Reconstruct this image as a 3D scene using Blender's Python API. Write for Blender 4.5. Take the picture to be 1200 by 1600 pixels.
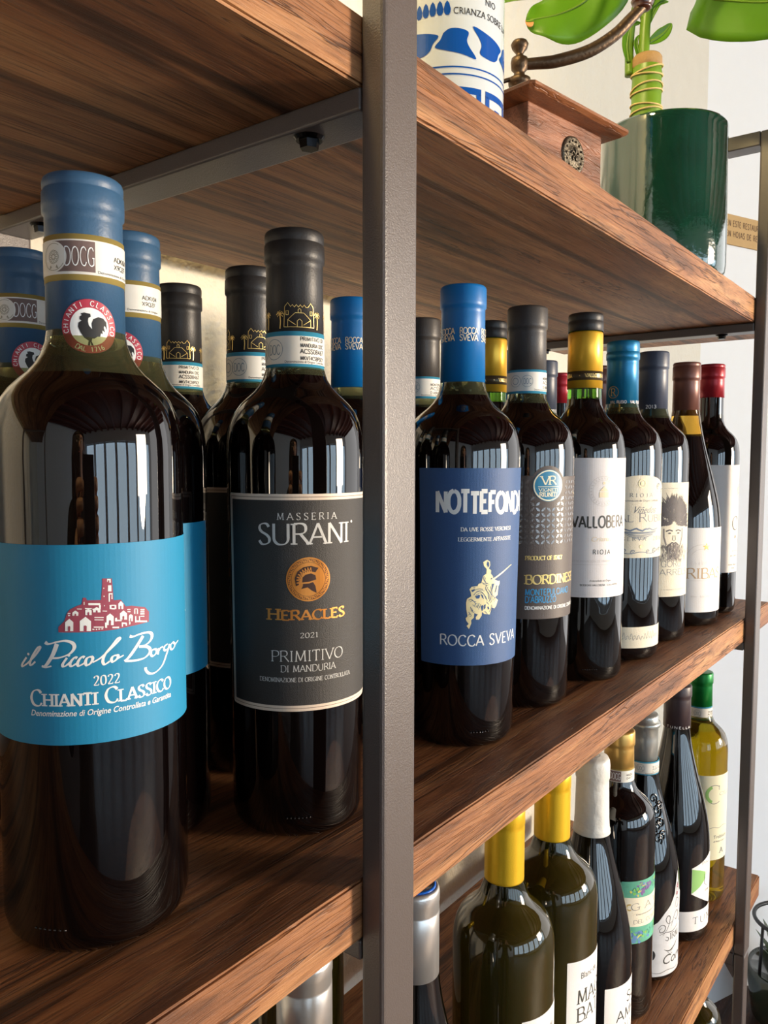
import bpy, bmesh, math, random
from mathutils import Vector, Matrix
from mathutils.geometry import tessellate_polygon
random.seed(7)
for o in list(bpy.data.objects): bpy.data.objects.remove(o)
S = bpy.context.scene
COL = S.collection

# ------------------------------------------------------------------ camera
CX, CY, CZ = -0.2711, -0.2170, 0.19193
YAW, PITCH, ROLL, FPX = 0.9255, -0.06896, 0.00143, 1234.1
cyw, syw, cp, sp = math.cos(YAW), math.sin(YAW), math.cos(PITCH), math.sin(PITCH)
fw = Vector((syw*cp, cyw*cp, sp)); rt = Vector((cyw, -syw, 0)); up = rt.cross(fw)
r2 = rt*math.cos(ROLL)+up*math.sin(ROLL); u2 = up*math.cos(ROLL)-rt*math.sin(ROLL)
cam = bpy.data.cameras.new('camera'); cam.sensor_fit = 'HORIZONTAL'; cam.sensor_width = 36
cam.lens = 36*FPX/1200; cam.clip_start = 0.01; cam.clip_end = 60
co = bpy.data.objects.new('camera', cam); COL.objects.link(co)
M = Matrix.Identity(4)
for i in range(3):
    M[i][0], M[i][1], M[i][2] = r2[i], u2[i], -fw[i]
M[0][3], M[1][3], M[2][3] = CX, CY, CZ
co.matrix_world = M; S.camera = co

# ------------------------------------------------------------------ light and exposure
W = bpy.data.worlds.new('world'); S.world = W; W.use_nodes = True
W.node_tree.nodes['Background'].inputs[0].default_value = (1.0, 0.98, 0.97, 1)
W.node_tree.nodes['Background'].inputs[1].default_value = 1.75
S.view_settings.view_transform = 'Standard'; S.view_settings.look = 'None'
S.view_settings.gamma = 1; S.view_settings.use_curve_mapping = False
S.view_settings.exposure = 0.14

def area(name, loc, target, sx, sy, power, color):
    l = bpy.data.lights.new(name, 'AREA'); l.shape = 'RECTANGLE'; l.size = sx; l.size_y = sy
    l.energy = power; l.color = color
    o = bpy.data.objects.new(name, l); COL.objects.link(o); o.location = loc
    o.rotation_euler = (Vector(target)-Vector(loc)).to_track_quat('-Z', 'Y').to_euler(); return o
# warm afternoon light reaching the front of the shelf from the right, through the room
def spot(name, loc, target, power, color, size, ang, blend=0.6):
    l = bpy.data.lights.new(name, 'SPOT'); l.energy = power; l.color = color
    l.shadow_soft_size = size; l.spot_size = math.radians(ang); l.spot_blend = blend
    o = bpy.data.objects.new(name, l); COL.objects.link(o); o.location = loc
    o.rotation_euler = (Vector(target)-Vector(loc)).to_track_quat('-Z', 'Y').to_euler(); return o
spot('afternoon_beam_light', (2.3, -3.8, 0.1), (0.16, 0.0, 0.05), 950, (1.0, 0.80, 0.58), 0.32, 25, 0.35)
area('warm_wall_fill_light', (2.6, -4.2, 0.6), (1.2, 0.2, 0.2), 1.2, 1.2, 95, (1.0, 0.84, 0.66))  # added warm fill, imitates bounced sunlight and lifts the walls on the right
# warm lamp high near the wall, left above the shelf, and the patch of sun on the floor
spot('wall_lamp_light', (-0.35, 0.12, 1.35), (0.25, 0.30, 0.4), 58, (1.0, 0.77, 0.36), 0.06, 165, 0.15)
spot('sun_patch_light', (1.4, -4.0, 1.6), (0.9, -1.9, -1.25), 1900, (1.0, 0.80, 0.55), 0.02, 30, 0.1)

# ------------------------------------------------------------------ helpers
def lin(c): 
    return tuple(((v/255)/12.92 if v/255 <= 0.04045 else (((v/255)+0.055)/1.055)**2.4) for v in c)+(1,)
MC = {}
def mat(name, rgb, rough=0.5, metal=0.0, bump=0.0, bscale=400.0, var=0.06, spec=0.5, trans=0.0, ior=1.5, coat=0.0, emit=None, es=0):
    if name in MC: return MC[name]
    m = bpy.data.materials.new(name); m.use_nodes = True; n = m.node_tree.nodes; L = m.node_tree.links
    b = n['Principled BSDF']; b.inputs['Roughness'].default_value = rough; b.inputs['Metallic'].default_value = metal
    b.inputs['Specular IOR Level'].default_value = spec; b.inputs['Transmission Weight'].default_value = trans
    b.inputs['IOR'].default_value = ior; b.inputs['Coat Weight'].default_value = coat
    c = lin(rgb); tc = n.new('ShaderNodeTexCoord')
    if var > 0:
        nz = n.new('ShaderNodeTexNoise'); nz.inputs['Scale'].default_value = bscale*0.25; nz.inputs['Detail'].default_value = 3
        L.new(tc.outputs['Object'], nz.inputs['Vector'])
        mx = n.new('ShaderNodeMix'); mx.data_type = 'RGBA'
        mx.inputs['A'].default_value = tuple(v*(1-var) for v in c[:3])+(1,)
        mx.inputs['B'].default_value = tuple(min(1, v*(1+var)) for v in c[:3])+(1,)
        L.new(nz.outputs['Fac'], mx.inputs['Factor']); L.new(mx.outputs['Result'], b.inputs['Base Color'])
    else: b.inputs['Base Color'].default_value = c
    if bump > 0:
        nb = n.new('ShaderNodeTexNoise'); nb.inputs['Scale'].default_value = bscale; nb.inputs['Detail'].default_value = 4
        L.new(tc.outputs['Object'], nb.inputs['Vector'])
        bp = n.new('ShaderNodeBump'); bp.inputs['Strength'].default_value = bump; bp.inputs['Distance'].default_value = 0.001
        L.new(nb.outputs['Fac'], bp.inputs['Height']); L.new(bp.outputs['Normal'], b.inputs['Normal'])
    if emit: b.inputs['Emission Color'].default_value = lin(emit); b.inputs['Emission Strength'].default_value = es
    MC[name] = m; return m

def glass(name, body, neck, fill, btrans=0.0):
    """bottle glass: dark or tinted where wine stands behind it, clear tinted glass above the wine level"""
    if name in MC: return MC[name]
    m = bpy.data.materials.new(name); m.use_nodes = True; n = m.node_tree.nodes; L = m.node_tree.links
    a = n['Principled BSDF']; out = n['Material Output']
    a.inputs['Base Color'].default_value = lin(body); a.inputs['Roughness'].default_value = 0.015
    a.inputs['IOR'].default_value = 1.54; a.inputs['Transmission Weight'].default_value = btrans
    a.inputs['Specular IOR Level'].default_value = 0.7
    b = n.new('ShaderNodeBsdfPrincipled'); b.inputs['Base Color'].default_value = lin(neck)
    b.inputs['Roughness'].default_value = 0.02; b.inputs['Transmission Weight'].default_value = 0.95; b.inputs['IOR'].default_value = 1.5
    tc = n.new('ShaderNodeTexCoord'); sx = n.new('ShaderNodeSeparateXYZ'); L.new(tc.outputs['Object'], sx.inputs[0])
    g = n.new('ShaderNodeMath'); g.operation = 'GREATER_THAN'; g.inputs[1].default_value = fill
    L.new(sx.outputs['Z'], g.inputs[0])
    nz = n.new('ShaderNodeTexNoise'); nz.inputs['Scale'].default_value = 30; L.new(tc.outputs['Object'], nz.inputs['Vector'])
    bp = n.new('ShaderNodeBump'); bp.inputs['Strength'].default_value = 0.05; bp.inputs['Distance'].default_value = 0.002
    L.new(nz.outputs['Fac'], bp.inputs['Height']); L.new(bp.outputs['Normal'], a.inputs['Normal'])
    mx = n.new('ShaderNodeMixShader'); L.new(g.outputs[0], mx.inputs[0]); L.new(a.outputs[0], mx.inputs[1]); L.new(b.outputs[0], mx.inputs[2])
    L.new(mx.outputs[0], out.inputs[0]); MC[name] = m; return m

def wood(name, dark, mid, light, sx=1.0, rough=0.5, grain=1.0, axis='X', contrast=1.0):
    if name in MC: return MC[name]
    m = bpy.data.materials.new(name); m.use_nodes = True; n = m.node_tree.nodes; L = m.node_tree.links
    b = n['Principled BSDF']; b.inputs['Roughness'].default_value = rough; b.inputs['Specular IOR Level'].default_value = 0.35
    tc = n.new('ShaderNodeTexCoord')
    def mp(s):
        q = n.new('ShaderNodeMapping'); v = [s[0], s[1], s[2]]
        if axis == 'Z': v = [s[1], s[2], s[0]]
        if axis == 'Y': v = [s[1], s[0], s[2]]
        q.inputs['Scale'].default_value = v; L.new(tc.outputs['Object'], q.inputs[0]); return q
    def nz(q, sc, det, dist=0.0, ro=0.6):
        t = n.new('ShaderNodeTexNoise'); t.inputs['Scale'].default_value = sc; t.inputs['Detail'].default_value = det
        t.inputs['Distortion'].default_value = dist; t.inputs['Roughness'].default_value = ro; L.new(q.outputs[0], t.inputs['Vector']); return t
    def ramp(src, stops):
        r = n.new('ShaderNodeValToRGB'); e = r.color_ramp.elements
        e[0].position = stops[0][0]; e[0].color = stops[0][1]; e[1].position = stops[-1][0]; e[1].color = stops[-1][1]
        for p, c in stops[1:-1]: k = e.new(p); k.color = c
        L.new(src, r.inputs[0]); return r
    g1 = nz(mp((1.0*sx, 9, 9)), 2.6*grain, 8, 1.2)               # broad figure
    g2 = nz(mp((5*sx, 120, 120)), 6.0*grain, 5, 0.3, 0.7)        # fine pores and fibres
    g3 = nz(mp((1.3*sx, 10, 10)), 1.5*grain, 6, 2.6, 0.6)       # dark smoky streaks and knots
    g4 = nz(mp((1.6*sx, 42, 42)), 1.5*grain, 4, 1.6, 0.6)        # long thin cracks
    r1 = ramp(g1.outputs['Fac'], [(0.34, lin(dark)), (0.5, lin(mid)), (0.66, lin(light))])
    k = 0.32
    r2_ = ramp(g2.outputs['Fac'], [(0.36, (k, k*.95, k*.9, 1)), (0.48, (0.88, 0.88, 0.88, 1)), (0.68, (1.12, 1.12, 1.12, 1))])
    r3 = ramp(g3.outputs['Fac'], [(0.35, (0.24, 0.2, 0.18, 1)), (0.41, (0.62, 0.57, 0.54, 1)), (0.47, (1, 1, 1, 1))])
    r4 = ramp(g4.outputs['Fac'], [(0.48, (1, 1, 1, 1)), (0.497, (0.25, 0.2, 0.18, 1)), (0.503, (0.25, 0.2, 0.18, 1)), (0.52, (1, 1, 1, 1))])
    g5 = nz(mp((1.1*sx, 5, 5)), 2.2*grain, 2); r5 = ramp(g5.outputs['Fac'], [(0.36, (0, 0, 0, 1)), (0.52, (0.95, 0.95, 0.95, 1))])
    def mul(A, B, f_):
        q = n.new('ShaderNodeMix'); q.data_type = 'RGBA'; q.blend_type = 'MULTIPLY'
        if isinstance(f_, float): q.inputs['Factor'].default_value = f_
        else: L.new(f_, q.inputs['Factor'])
        L.new(A, q.inputs['A']); L.new(B, q.inputs['B']); return q.outputs['Result']
    c_ = mul(r1.outputs[0], r2_.outputs[0], 0.85*contrast); c_ = mul(c_, r3.outputs[0], 0.85*contrast)
    c_ = mul(c_, r4.outputs[0], r5.outputs[0] if contrast > .8 else 0.2)
    if name == 'aged_oak':                                       # long dark seams between the staves
        wv = n.new('ShaderNodeTexWave'); wv.bands_direction = 'Y'; wv.inputs['Scale'].default_value = 1.0
        wv.inputs['Distortion'].default_value = 1.0; wv.inputs['Phase Offset'].default_value = 2.4; wv.inputs['Detail'].default_value = 3; wv.inputs['Detail Scale'].default_value = 1.2
        L.new(mp((0.9, 4.6, 3.0)).outputs[0], wv.inputs['Vector'])
        r6 = ramp(wv.outputs['Fac'], [(0.0, (0.22, 0.17, 0.15, 1)), (0.012, (0.3, 0.25, 0.22, 1)), (0.05, (1, 1, 1, 1))])
        c_ = mul(c_, r6.outputs[0], 0.85)
    L.new(c_, b.inputs['Base Color'])
    bp = n.new('ShaderNodeBump'); bp.inputs['Strength'].default_value = 0.6; bp.inputs['Distance'].default_value = 0.0007
    ad = n.new('ShaderNodeMath'); ad.operation = 'ADD'; L.new(g2.outputs['Fac'], ad.inputs[0]); L.new(r4.outputs[0], ad.inputs[1])
    L.new(ad.outputs[0], bp.inputs['Height']); L.new(bp.outputs['Normal'], b.inputs['Normal'])
    MC[name] = m; return m

def link(name, me, m=None, parent=None, loc=None, rot=None, smooth=False):
    o = bpy.data.objects.new(name, me); COL.objects.link(o)
    if m is not None: me.materials.append(m)
    if smooth:
        for p in me.polygons: p.use_smooth = True
    if parent is not None: o.parent = parent
    if loc: o.location = loc
    if rot: o.rotation_euler = rot
    return o
def frombm(name, bm, m, parent=None, loc=None, rot=None, smooth=False):
    me = bpy.data.meshes.new(name); bm.to_mesh(me); bm.free(); return link(name, me, m, parent, loc, rot, smooth)
def box(bm, x0, y0, z0, x1, y1, z1, bev=0.0, seg=2):
    r = bmesh.ops.create_cube(bm, size=1)
    for v in r['verts']: v.co = Vector(((x0+x1)/2+v.co.x*(x1-x0), (y0+y1)/2+v.co.y*(y1-y0), (z0+z1)/2+v.co.z*(z1-z0)))
    if bev > 0:
        es = list({e for v in r['verts'] for e in v.link_edges})
        bmesh.ops.bevel(bm, geom=es, offset=bev, segments=seg, affect='EDGES', profile=0.5)
def boxo(name, d, m, parent=None, bev=0.0, seg=2, loc=None, rot=None):
    bm = bmesh.new(); box(bm, *d, bev=bev, seg=seg); return frombm(name, bm, m, parent, loc, rot)
def lathe(name, prof, m, parent=None, seg=96, loc=None, rot=None, closed=False):
    vs, fs = [], []; k = len(prof)
    for i in range(seg):
        a = 2*math.pi*i/seg
        for r, z in prof: vs.append((r*math.cos(a), r*math.sin(a), z))
    for i in range(seg):
        j = (i+1) % seg
        for q in range(k-1):
            if prof[q][0] < 1e-7 and prof[q+1][0] < 1e-7: continue
            fs.append((i*k+q, j*k+q, j*k+q+1, i*k+q+1))
    me = bpy.data.meshes.new(name); me.from_pydata(vs, [], fs)
    bm = bmesh.new(); bm.from_mesh(me); bmesh.ops.remove_doubles(bm, verts=bm.verts, dist=1e-7); bmesh.ops.recalc_face_normals(bm, faces=bm.faces); bm.to_mesh(me); bm.free()
    o = link(name, me, m, parent, loc, rot, True)
    return o
def smoothcurve(pts, sub=6):
    out = []; n = len(pts)
    for i in range(n-1):
        p0 = pts[max(i-1, 0)]; p1 = pts[i]; p2 = pts[i+1]; p3 = pts[min(i+2, n-1)]
        for s in range(sub):
            t = s/sub
            out.append(tuple(0.5*((2*p1[k])+(-p0[k]+p2[k])*t+(2*p0[k]-5*p1[k]+4*p2[k]-p3[k])*t*t+(-p0[k]+3*p1[k]-3*p2[k]+p3[k])*t**3) for k in range(len(p1))))
    out.append(tuple(pts[-1])); return out
def tube(bm, pts, rad, seg=10, caps=True):
    """round tube along 3-D points; rad is a number or one per point"""
    n = len(pts); rr = rad if isinstance(rad, (list, tuple)) else [rad]*n
    P = [Vector(p) for p in pts]; rings = []; ref = None
    for i in range(n):
        t = (P[min(i+1, n-1)]-P[max(i-1, 0)]).normalized()
        if ref is None: ref = Vector((0, 0, 1)) if abs(t.z) < 0.9 else Vector((1, 0, 0))
        a = t.cross(ref).normalized(); b = a.cross(t).normalized(); ref = b
        rings.append([bm.verts.new(P[i]+rr[i]*(math.cos(q*2*math.pi/seg)*a+math.sin(q*2*math.pi/seg)*b)) for q in range(seg)])
    for i in range(n-1):
        for q in range(seg):
            bm.faces.new((rings[i][q], rings[i][(q+1) % seg], rings[i+1][(q+1) % seg], rings[i+1][q]))
    if caps: bm.faces.new(rings[0][::-1]); bm.faces.new(rings[-1])
def empty(name, loc, rz=0.0): 
    o = bpy.data.objects.new(name, None); COL.objects.link(o); o.location = loc; o.rotation_euler = (0, 0, rz); o.empty_display_size = 0.05; return o
def tag(o, label, cat, group=None):
    o['label'] = label; o['category'] = cat
    if group: o['group'] = group
    return o
def struct(o): o['kind'] = 'structure'; return o
def dup(o, parent=None):
    c = o.copy(); COL.objects.link(c)
    if parent is not None: c.parent = parent
    for ch in [x for x in o.children]: dup(ch, c)
    return c

# ------------------------------------------------------------------ flat print: letters and pictures bent round a bottle
FONT = {
'A': (.74, 'l0,0 .36,1|l.36,1 .74,0|l.13,.34 .61,.34'), 'B': (.66, 'l.1,0 .1,1|s.1,1 .42,1 .56,.88 .56,.66 .42,.54 .1,.53|s.1,.53 .45,.53 .64,.38 .64,.16 .46,0 .1,0'),
'C': (.74, 's.7,.82 .58,.97 .4,1 .17,.87 .05,.5 .17,.13 .4,0 .6,.03 .73,.2'), 'D': (.8, 'l.1,0 .1,1|s.1,1 .42,1 .68,.84 .77,.5 .68,.16 .42,0 .1,0'),
'E': (.6, 'l.1,0 .1,1|l.1,1 .54,1|l.1,.52 .45,.52|l.1,0 .58,0'), 'F': (.56, 'l.1,0 .1,1|l.1,1 .54,1|l.1,.5 .44,.5'),
'G': (.82, 's.7,.82 .58,.97 .4,1 .17,.87 .05,.5 .17,.13 .4,0 .58,.02 .73,.1|l.73,.06 .73,.43|l.55,.43 .8,.43'), 'H': (.8, 'l.1,0 .1,1|l.7,0 .7,1|l.1,.52 .7,.52'),
'I': (.3, 'l.15,0 .15,1'), 'J': (.4, 's.28,1 .28,.4 .26,.08 .16,-.06 .02,-.08'), 'K': (.72, 'l.1,0 .1,1|l.62,1 .1,.42|l.25,.57 .7,0'), 'L': (.56, 'l.1,0 .1,1|l.1,0 .54,0'),
'M': (.95, 'l.12,0 .17,1|l.17,1 .47,.08|l.47,.08 .79,1|l.79,1 .84,0'), 'N': (.82, 'l.1,0 .1,1|l.1,1 .72,0|l.72,0 .72,1'),
'O': (.84, 's.42,1 .2,.92 .06,.7 .04,.5 .06,.3 .2,.08 .42,0 .64,.08 .78,.3 .8,.5 .78,.7 .64,.92 .42,1'), 'P': (.62, 'l.1,0 .1,1|s.1,1 .42,1 .6,.88 .6,.62 .42,.48 .1,.47'),
'Q': (.84, 's.42,1 .2,.92 .04,.5 .2,.08 .42,0 .64,.08 .8,.5 .64,.92 .42,1|l.45,.1 .8,-.15'), 'R': (.7, 'l.1,0 .1,1|s.1,1 .42,1 .57,.88 .57,.64 .42,.52 .1,.51|l.36,.52 .72,0'),
'S': (.58, 's.5,.84 .42,.97 .28,1 .12,.93 .08,.76 .18,.6 .4,.46 .52,.3 .5,.1 .33,0 .17,.02 .06,.18'), 'T': (.62, 'l.31,0 .31,1|l.02,1 .6,1'),
'U': (.8, 's.1,1 .1,.5 .12,.2 .26,.03 .42,0 .58,.04 .69,.2 .7,.5 .7,1'), 'V': (.74, 'l.02,1 .38,0|l.38,0 .72,1'), 'W': (1.05, 'l.02,1 .3,0|l.3,0 .52,.9|l.52,.9 .76,0|l.76,0 1.03,1'),
'X': (.7, 'l.03,1 .67,0|l.03,0 .67,1'), 'Y': (.68, 'l.03,1 .34,.48|l.65,1 .34,.48|l.34,.48 .34,0'), 'Z': (.66, 'l.06,1 .6,1|l.6,1 .05,0|l.05,0 .62,0'),
'0': (.6, 's.3,1 .12,.88 .06,.5 .12,.12 .3,0 .48,.12 .54,.5 .48,.88 .3,1'), '1': (.4, 'l.22,0 .22,1|l.22,1 .08,.86'), '2': (.56, 's.08,.78 .14,.95 .28,1 .44,.92 .46,.72 .34,.45 .06,.02|l.06,.02 .5,.02'),
'3': (.54, 's.08,.85 .18,.97 .34,.98 .44,.8 .38,.6 .2,.54|s.2,.54 .42,.48 .48,.25 .36,.03 .18,0 .06,.15'), '4': (.58, 'l.4,0 .4,1|l.4,1 .05,.3|l.05,.3 .54,.3'), '5': (.54, 'l.14,1 .46,1|l.14,1 .11,.56|s.11,.56 .3,.62 .46,.5 .48,.25 .34,.03 .18,0 .06,.1'),
'8': (.58, 's.29,1 .12,.9 .12,.64 .29,.53 .48,.4 .5,.12 .29,0 .08,.12 .1,.4 .29,.53 .46,.64 .46,.9 .29,1'), '9': (.58, 's.48,.66 .36,.46 .18,.48 .07,.68 .16,.94 .32,1 .46,.88 .49,.6 .42,.25 .14,.03'),
'6': (.58, 's.46,.95 .24,.8 .1,.5 .08,.28 .18,.04 .32,0 .48,.12 .5,.34 .38,.54 .24,.54 .11,.4'), '7': (.54, 'l.05,1 .5,1|l.5,1 .2,0'), "'": (.2, 'l.1,1 .08,.78'), ' ': (.38, ''), '.': (.2, 'l.1,0 .1,.06'), '-': (.4, 'l.05,.45 .35,.45')}
class Art:
    def __init__(s): s.P = []
    def poly(s, pts): s.P.append([tuple(p) for p in pts]); return s
    def rect(s, x0, y0, x1, y1): return s.poly([(x0, y0), (x1, y0), (x1, y1), (x0, y1)])
    def disc(s, cx, cy, rx, ry=None, n=40):
        ry = ry or rx; return s.poly([(cx+rx*math.cos(2*math.pi*i/n), cy+ry*math.sin(2*math.pi*i/n)) for i in range(n)])
    def ring(s, cx, cy, r0, r1, n=48, a0=0, a1=360):
        for i in range(n):
            a, b = math.radians(a0+(a1-a0)*i/n), math.radians(a0+(a1-a0)*(i+1)/n)
            s.poly([(cx+r0*math.cos(a), cy+r0*math.sin(a)), (cx+r1*math.cos(a), cy+r1*math.sin(a)), (cx+r1*math.cos(b), cy+r1*math.sin(b)), (cx+r0*math.cos(b), cy+r0*math.sin(b))])
        return s
    def rib(s, pts, wf, ends=0.0):
        n = len(pts)
        if n < 2: return s
        Ls, Rs = [], []
        for i in range(n):
            a, b = pts[max(i-1, 0)], pts[min(i+1, n-1)]
            dx, dy = b[0]-a[0], b[1]-a[1]; l = math.hypot(dx, dy) or 1; dx /= l; dy /= l
            w = (wf(dx, dy, i/(n-1)) if callable(wf) else wf)/2
            Ls.append((pts[i][0]-dy*w, pts[i][1]+dx*w)); Rs.append((pts[i][0]+dy*w, pts[i][1]-dx*w))
        for i in range(n-1): s.P.append([Rs[i], Rs[i+1], Ls[i+1], Ls[i]])
        return s
    def glyph(s, ch, ox, oy, sx, sy, thick, thin, serif, tf=None):
        if ch not in FONT: return 0
        w, spec = FONT[ch]; T = tf or (lambda x, y: (x, y))
        st = []
        for q in spec.split('|'):
            if not q: continue
            pts = [tuple(float(v) for v in t.split(',')) for t in q[1:].split()]
            st.append((q[0], pts))
        for k, pts in st:
            base = smoothcurve(pts, 4) if k == 's' else pts
            if k == 's' or len(base) == 2:
                P = [(ox+x*sx, oy+y*sy) for x, y in base]
            if tf and len(P) == 2: P = [P[0], ((P[0][0]+P[1][0])/2, (P[0][1]+P[1][1])/2), P[1]]
            def wf(dx, dy, t, th=thick, tn=thin):
                return tn+(th-tn)*min(1, abs(math.sin(math.atan2(dy, dx)-math.radians(22)))**1.6*1.12) if th != tn else th
            n0 = len(s.P); s.rib(P, wf)
            if k == 'l' and serif:
                for (x, y), (x2, y2) in ((pts[0], pts[1]), (pts[1], pts[0])):
                    X, Y = ox+x*sx, oy+y*sy
                    vert = abs(x-x2) < 0.5*abs(y-y2)
                    diag = [1 for kk, pp in st if kk == 'l' and pp is not pts and any(abs(e[0]-x) < .03 and abs(e[1]-y) < .03 for e in (pp[0], pp[1])) and abs(pp[0][0]-pp[1][0]) > .05 and abs(pp[0][1]-pp[1][1]) > .05]
                    if vert and (abs(y) < .02 or abs(y-1) < .02) and not diag:
                        h = thin*1.1; yy = Y if y < .5 else Y-h; s.rect(X-thick*1.15, yy, X+thick*1.15, yy+h)
                    elif not vert and abs(y-y2) < .02:
                        join = any(pp is not pts and min(abs(e[0]-x) for e in pp) < .03 for kk, pp in st if kk != 's' or True)
                        if not join:
                            h = sy*.16; yy = Y-h if y > .9 else (Y if y < .1 else Y-h/2); s.rect(X-thin*.6, yy, X+thin*.5, yy+h)
            if tf: s.P[n0:] = [[T(*p) for p in q] for q in s.P[n0:]]
        return w
    def text(s, txt, u, v, h, width=None, thick=.13, thin=.05, serif=True, track=.08, align='c', small=0.0, jit=0.0):
        """own stroke letters; small>0 sets small capitals after each word's first letter; v is the baseline"""
        sc = []; first = True
        for ch in txt:
            k = 1.0 if (first or not small) else small
            sc.append(k); first = (ch == ' ')
        tot = sum((FONT[c][0]+track)*k for c, k in zip(txt, sc))-track
        sx = h if width is None else width/tot
        x = u-(tot*sx/2 if align == 'c' else 0)
        for c, k in zip(txt, sc):
            jy = random.uniform(-jit, jit)*h
            s.glyph(c, x, v+jy, sx*k, h*k*(1+random.uniform(-jit, jit)), thick*h*min(1, sx/h*1.1)*(k**.4), thin*h*(k**.4), serif); x += (FONT[c][0]+track)*k*sx
        return s
    def scrib(s, u, v, h, width, n=None, th=.3, align='c'):
        """a line of writing too small to read: a run of tiny pen marks"""
        x = u-(width/2 if align == 'c' else 0); e = x+width; rn = random.Random(int(u*7+v*13+width))
        while x < e:
            w = h*rn.uniform(.35, .7); y = v+rn.uniform(0, h*.25)
            if rn.random() < .85: s.rib([(x, y), (x+w*.3, v+h*rn.uniform(.6, 1)), (x+w*.55, v), (x+w*.8, v+h*rn.uniform(.4, .8))], th)
            x += w+h*.15
        return s
    def arc(s, txt, cx, cy, r, a0, a1, h, thick=.16, thin=.12, inward=False):
        n = len(txt)
        for i, c in enumerate(txt):
            a = math.radians(a0+(a1-a0)*i/(n-1)); w = FONT[c][0]*h
            if not inward: tf = lambda x, y, a=a, w=w: (cx+(r+y)*math.cos(a)+(x-w/2)*math.sin(a), cy+(r+y)*math.sin(a)-(x-w/2)*math.cos(a))
            else: tf = lambda x, y, a=a, w=w: (cx+(r-y)*math.cos(a)-(x-w/2)*math.sin(a), cy+(r-y)*math.sin(a)+(x-w/2)*math.cos(a))
            s.glyph(c, 0, 0, h, h, thick*h, thin*h, False, tf)
        return s
    def sans(s, txt, u, v, h, width=None, align='c', shear=0.0, bold=0.0):
        cu = bpy.data.curves.new('t', 'FONT'); cu.body = txt; cu.resolution_u = 3; cu.offset = bold
        ob = bpy.data.objects.new('t', cu); COL.objects.link(ob)
        me = bpy.data.meshes.new_from_object(ob.evaluated_get(bpy.context.evaluated_depsgraph_get()))
        xs = [q.co.x for q in me.vertices]; x0, x1 = min(xs), max(xs)
        sy = h/0.73; sx = sy if width is None else width/(x1-x0)
        ox = u-(x1-x0)*sx/2 if align == 'c' else u
        V = [(ox+(q.co.x-x0)*sx+shear*q.co.y*sy, v+q.co.y*sy) for q in me.vertices]
        for p in me.polygons: s.P.append([V[i] for i in p.vertices])
        bpy.data.objects.remove(ob); bpy.data.curves.remove(cu); bpy.data.meshes.remove(me); return s
    def build(s, name, m, parent, R, thl, layer=1, flat=False):
        """R in metres, art in mm, thl: local angle (radians) of the part's front"""
        bm = bmesh.new()
        for p in s.P:
            vs = [bm.verts.new((x/1000, 0, y/1000)) for x, y in p]
            if len(p) <= 4: bm.faces.new(vs)
            else:
                for t in tessellate_polygon([[Vector((x, y, 0)) for x, y in p]]):
                    try: bm.faces.new([vs[i] for i in t])
                    except ValueError: pass
        if not flat:
            Rr = R+0.00012+layer*0.00009; st = math.radians(3)
            lo = min(v.co.x for v in bm.verts)/Rr; hi = max(v.co.x for v in bm.verts)/Rr
            k = math.floor((lo-thl)/st)
            while k*st+thl < hi:
                x = (k*st+thl)*Rr
                if x > lo*Rr: bmesh.ops.bisect_plane(bm, geom=bm.verts[:]+bm.edges[:]+bm.faces[:], plane_co=(x, 0, 0), plane_no=(1, 0, 0))
                k += 1
            for v in bm.verts:
                a = v.co.x/Rr-thl; v.co = Vector((Rr*math.sin(a), -Rr*math.cos(a), v.co.z))
        for f in bm.faces:
            f.normal_update()
            c = f.calc_center_median()
            if flat:
                if f.normal.y > 0: f.normal_flip()
            elif f.normal.x*c.x+f.normal.y*c.y < 0: f.normal_flip()
        o = frombm(name, bm, m, parent)
        if name.split('_')[-1] in ('lettering', 'print', 'strokes', 'letters', 'pattern', 'code', 'houses', 'doors', 'outline', 'tone', 'emblem', 'relief', 'shading', 'stamp', 'text'): o['kind'] = 'stuff'   # many tiny inked marks
        return o

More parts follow.
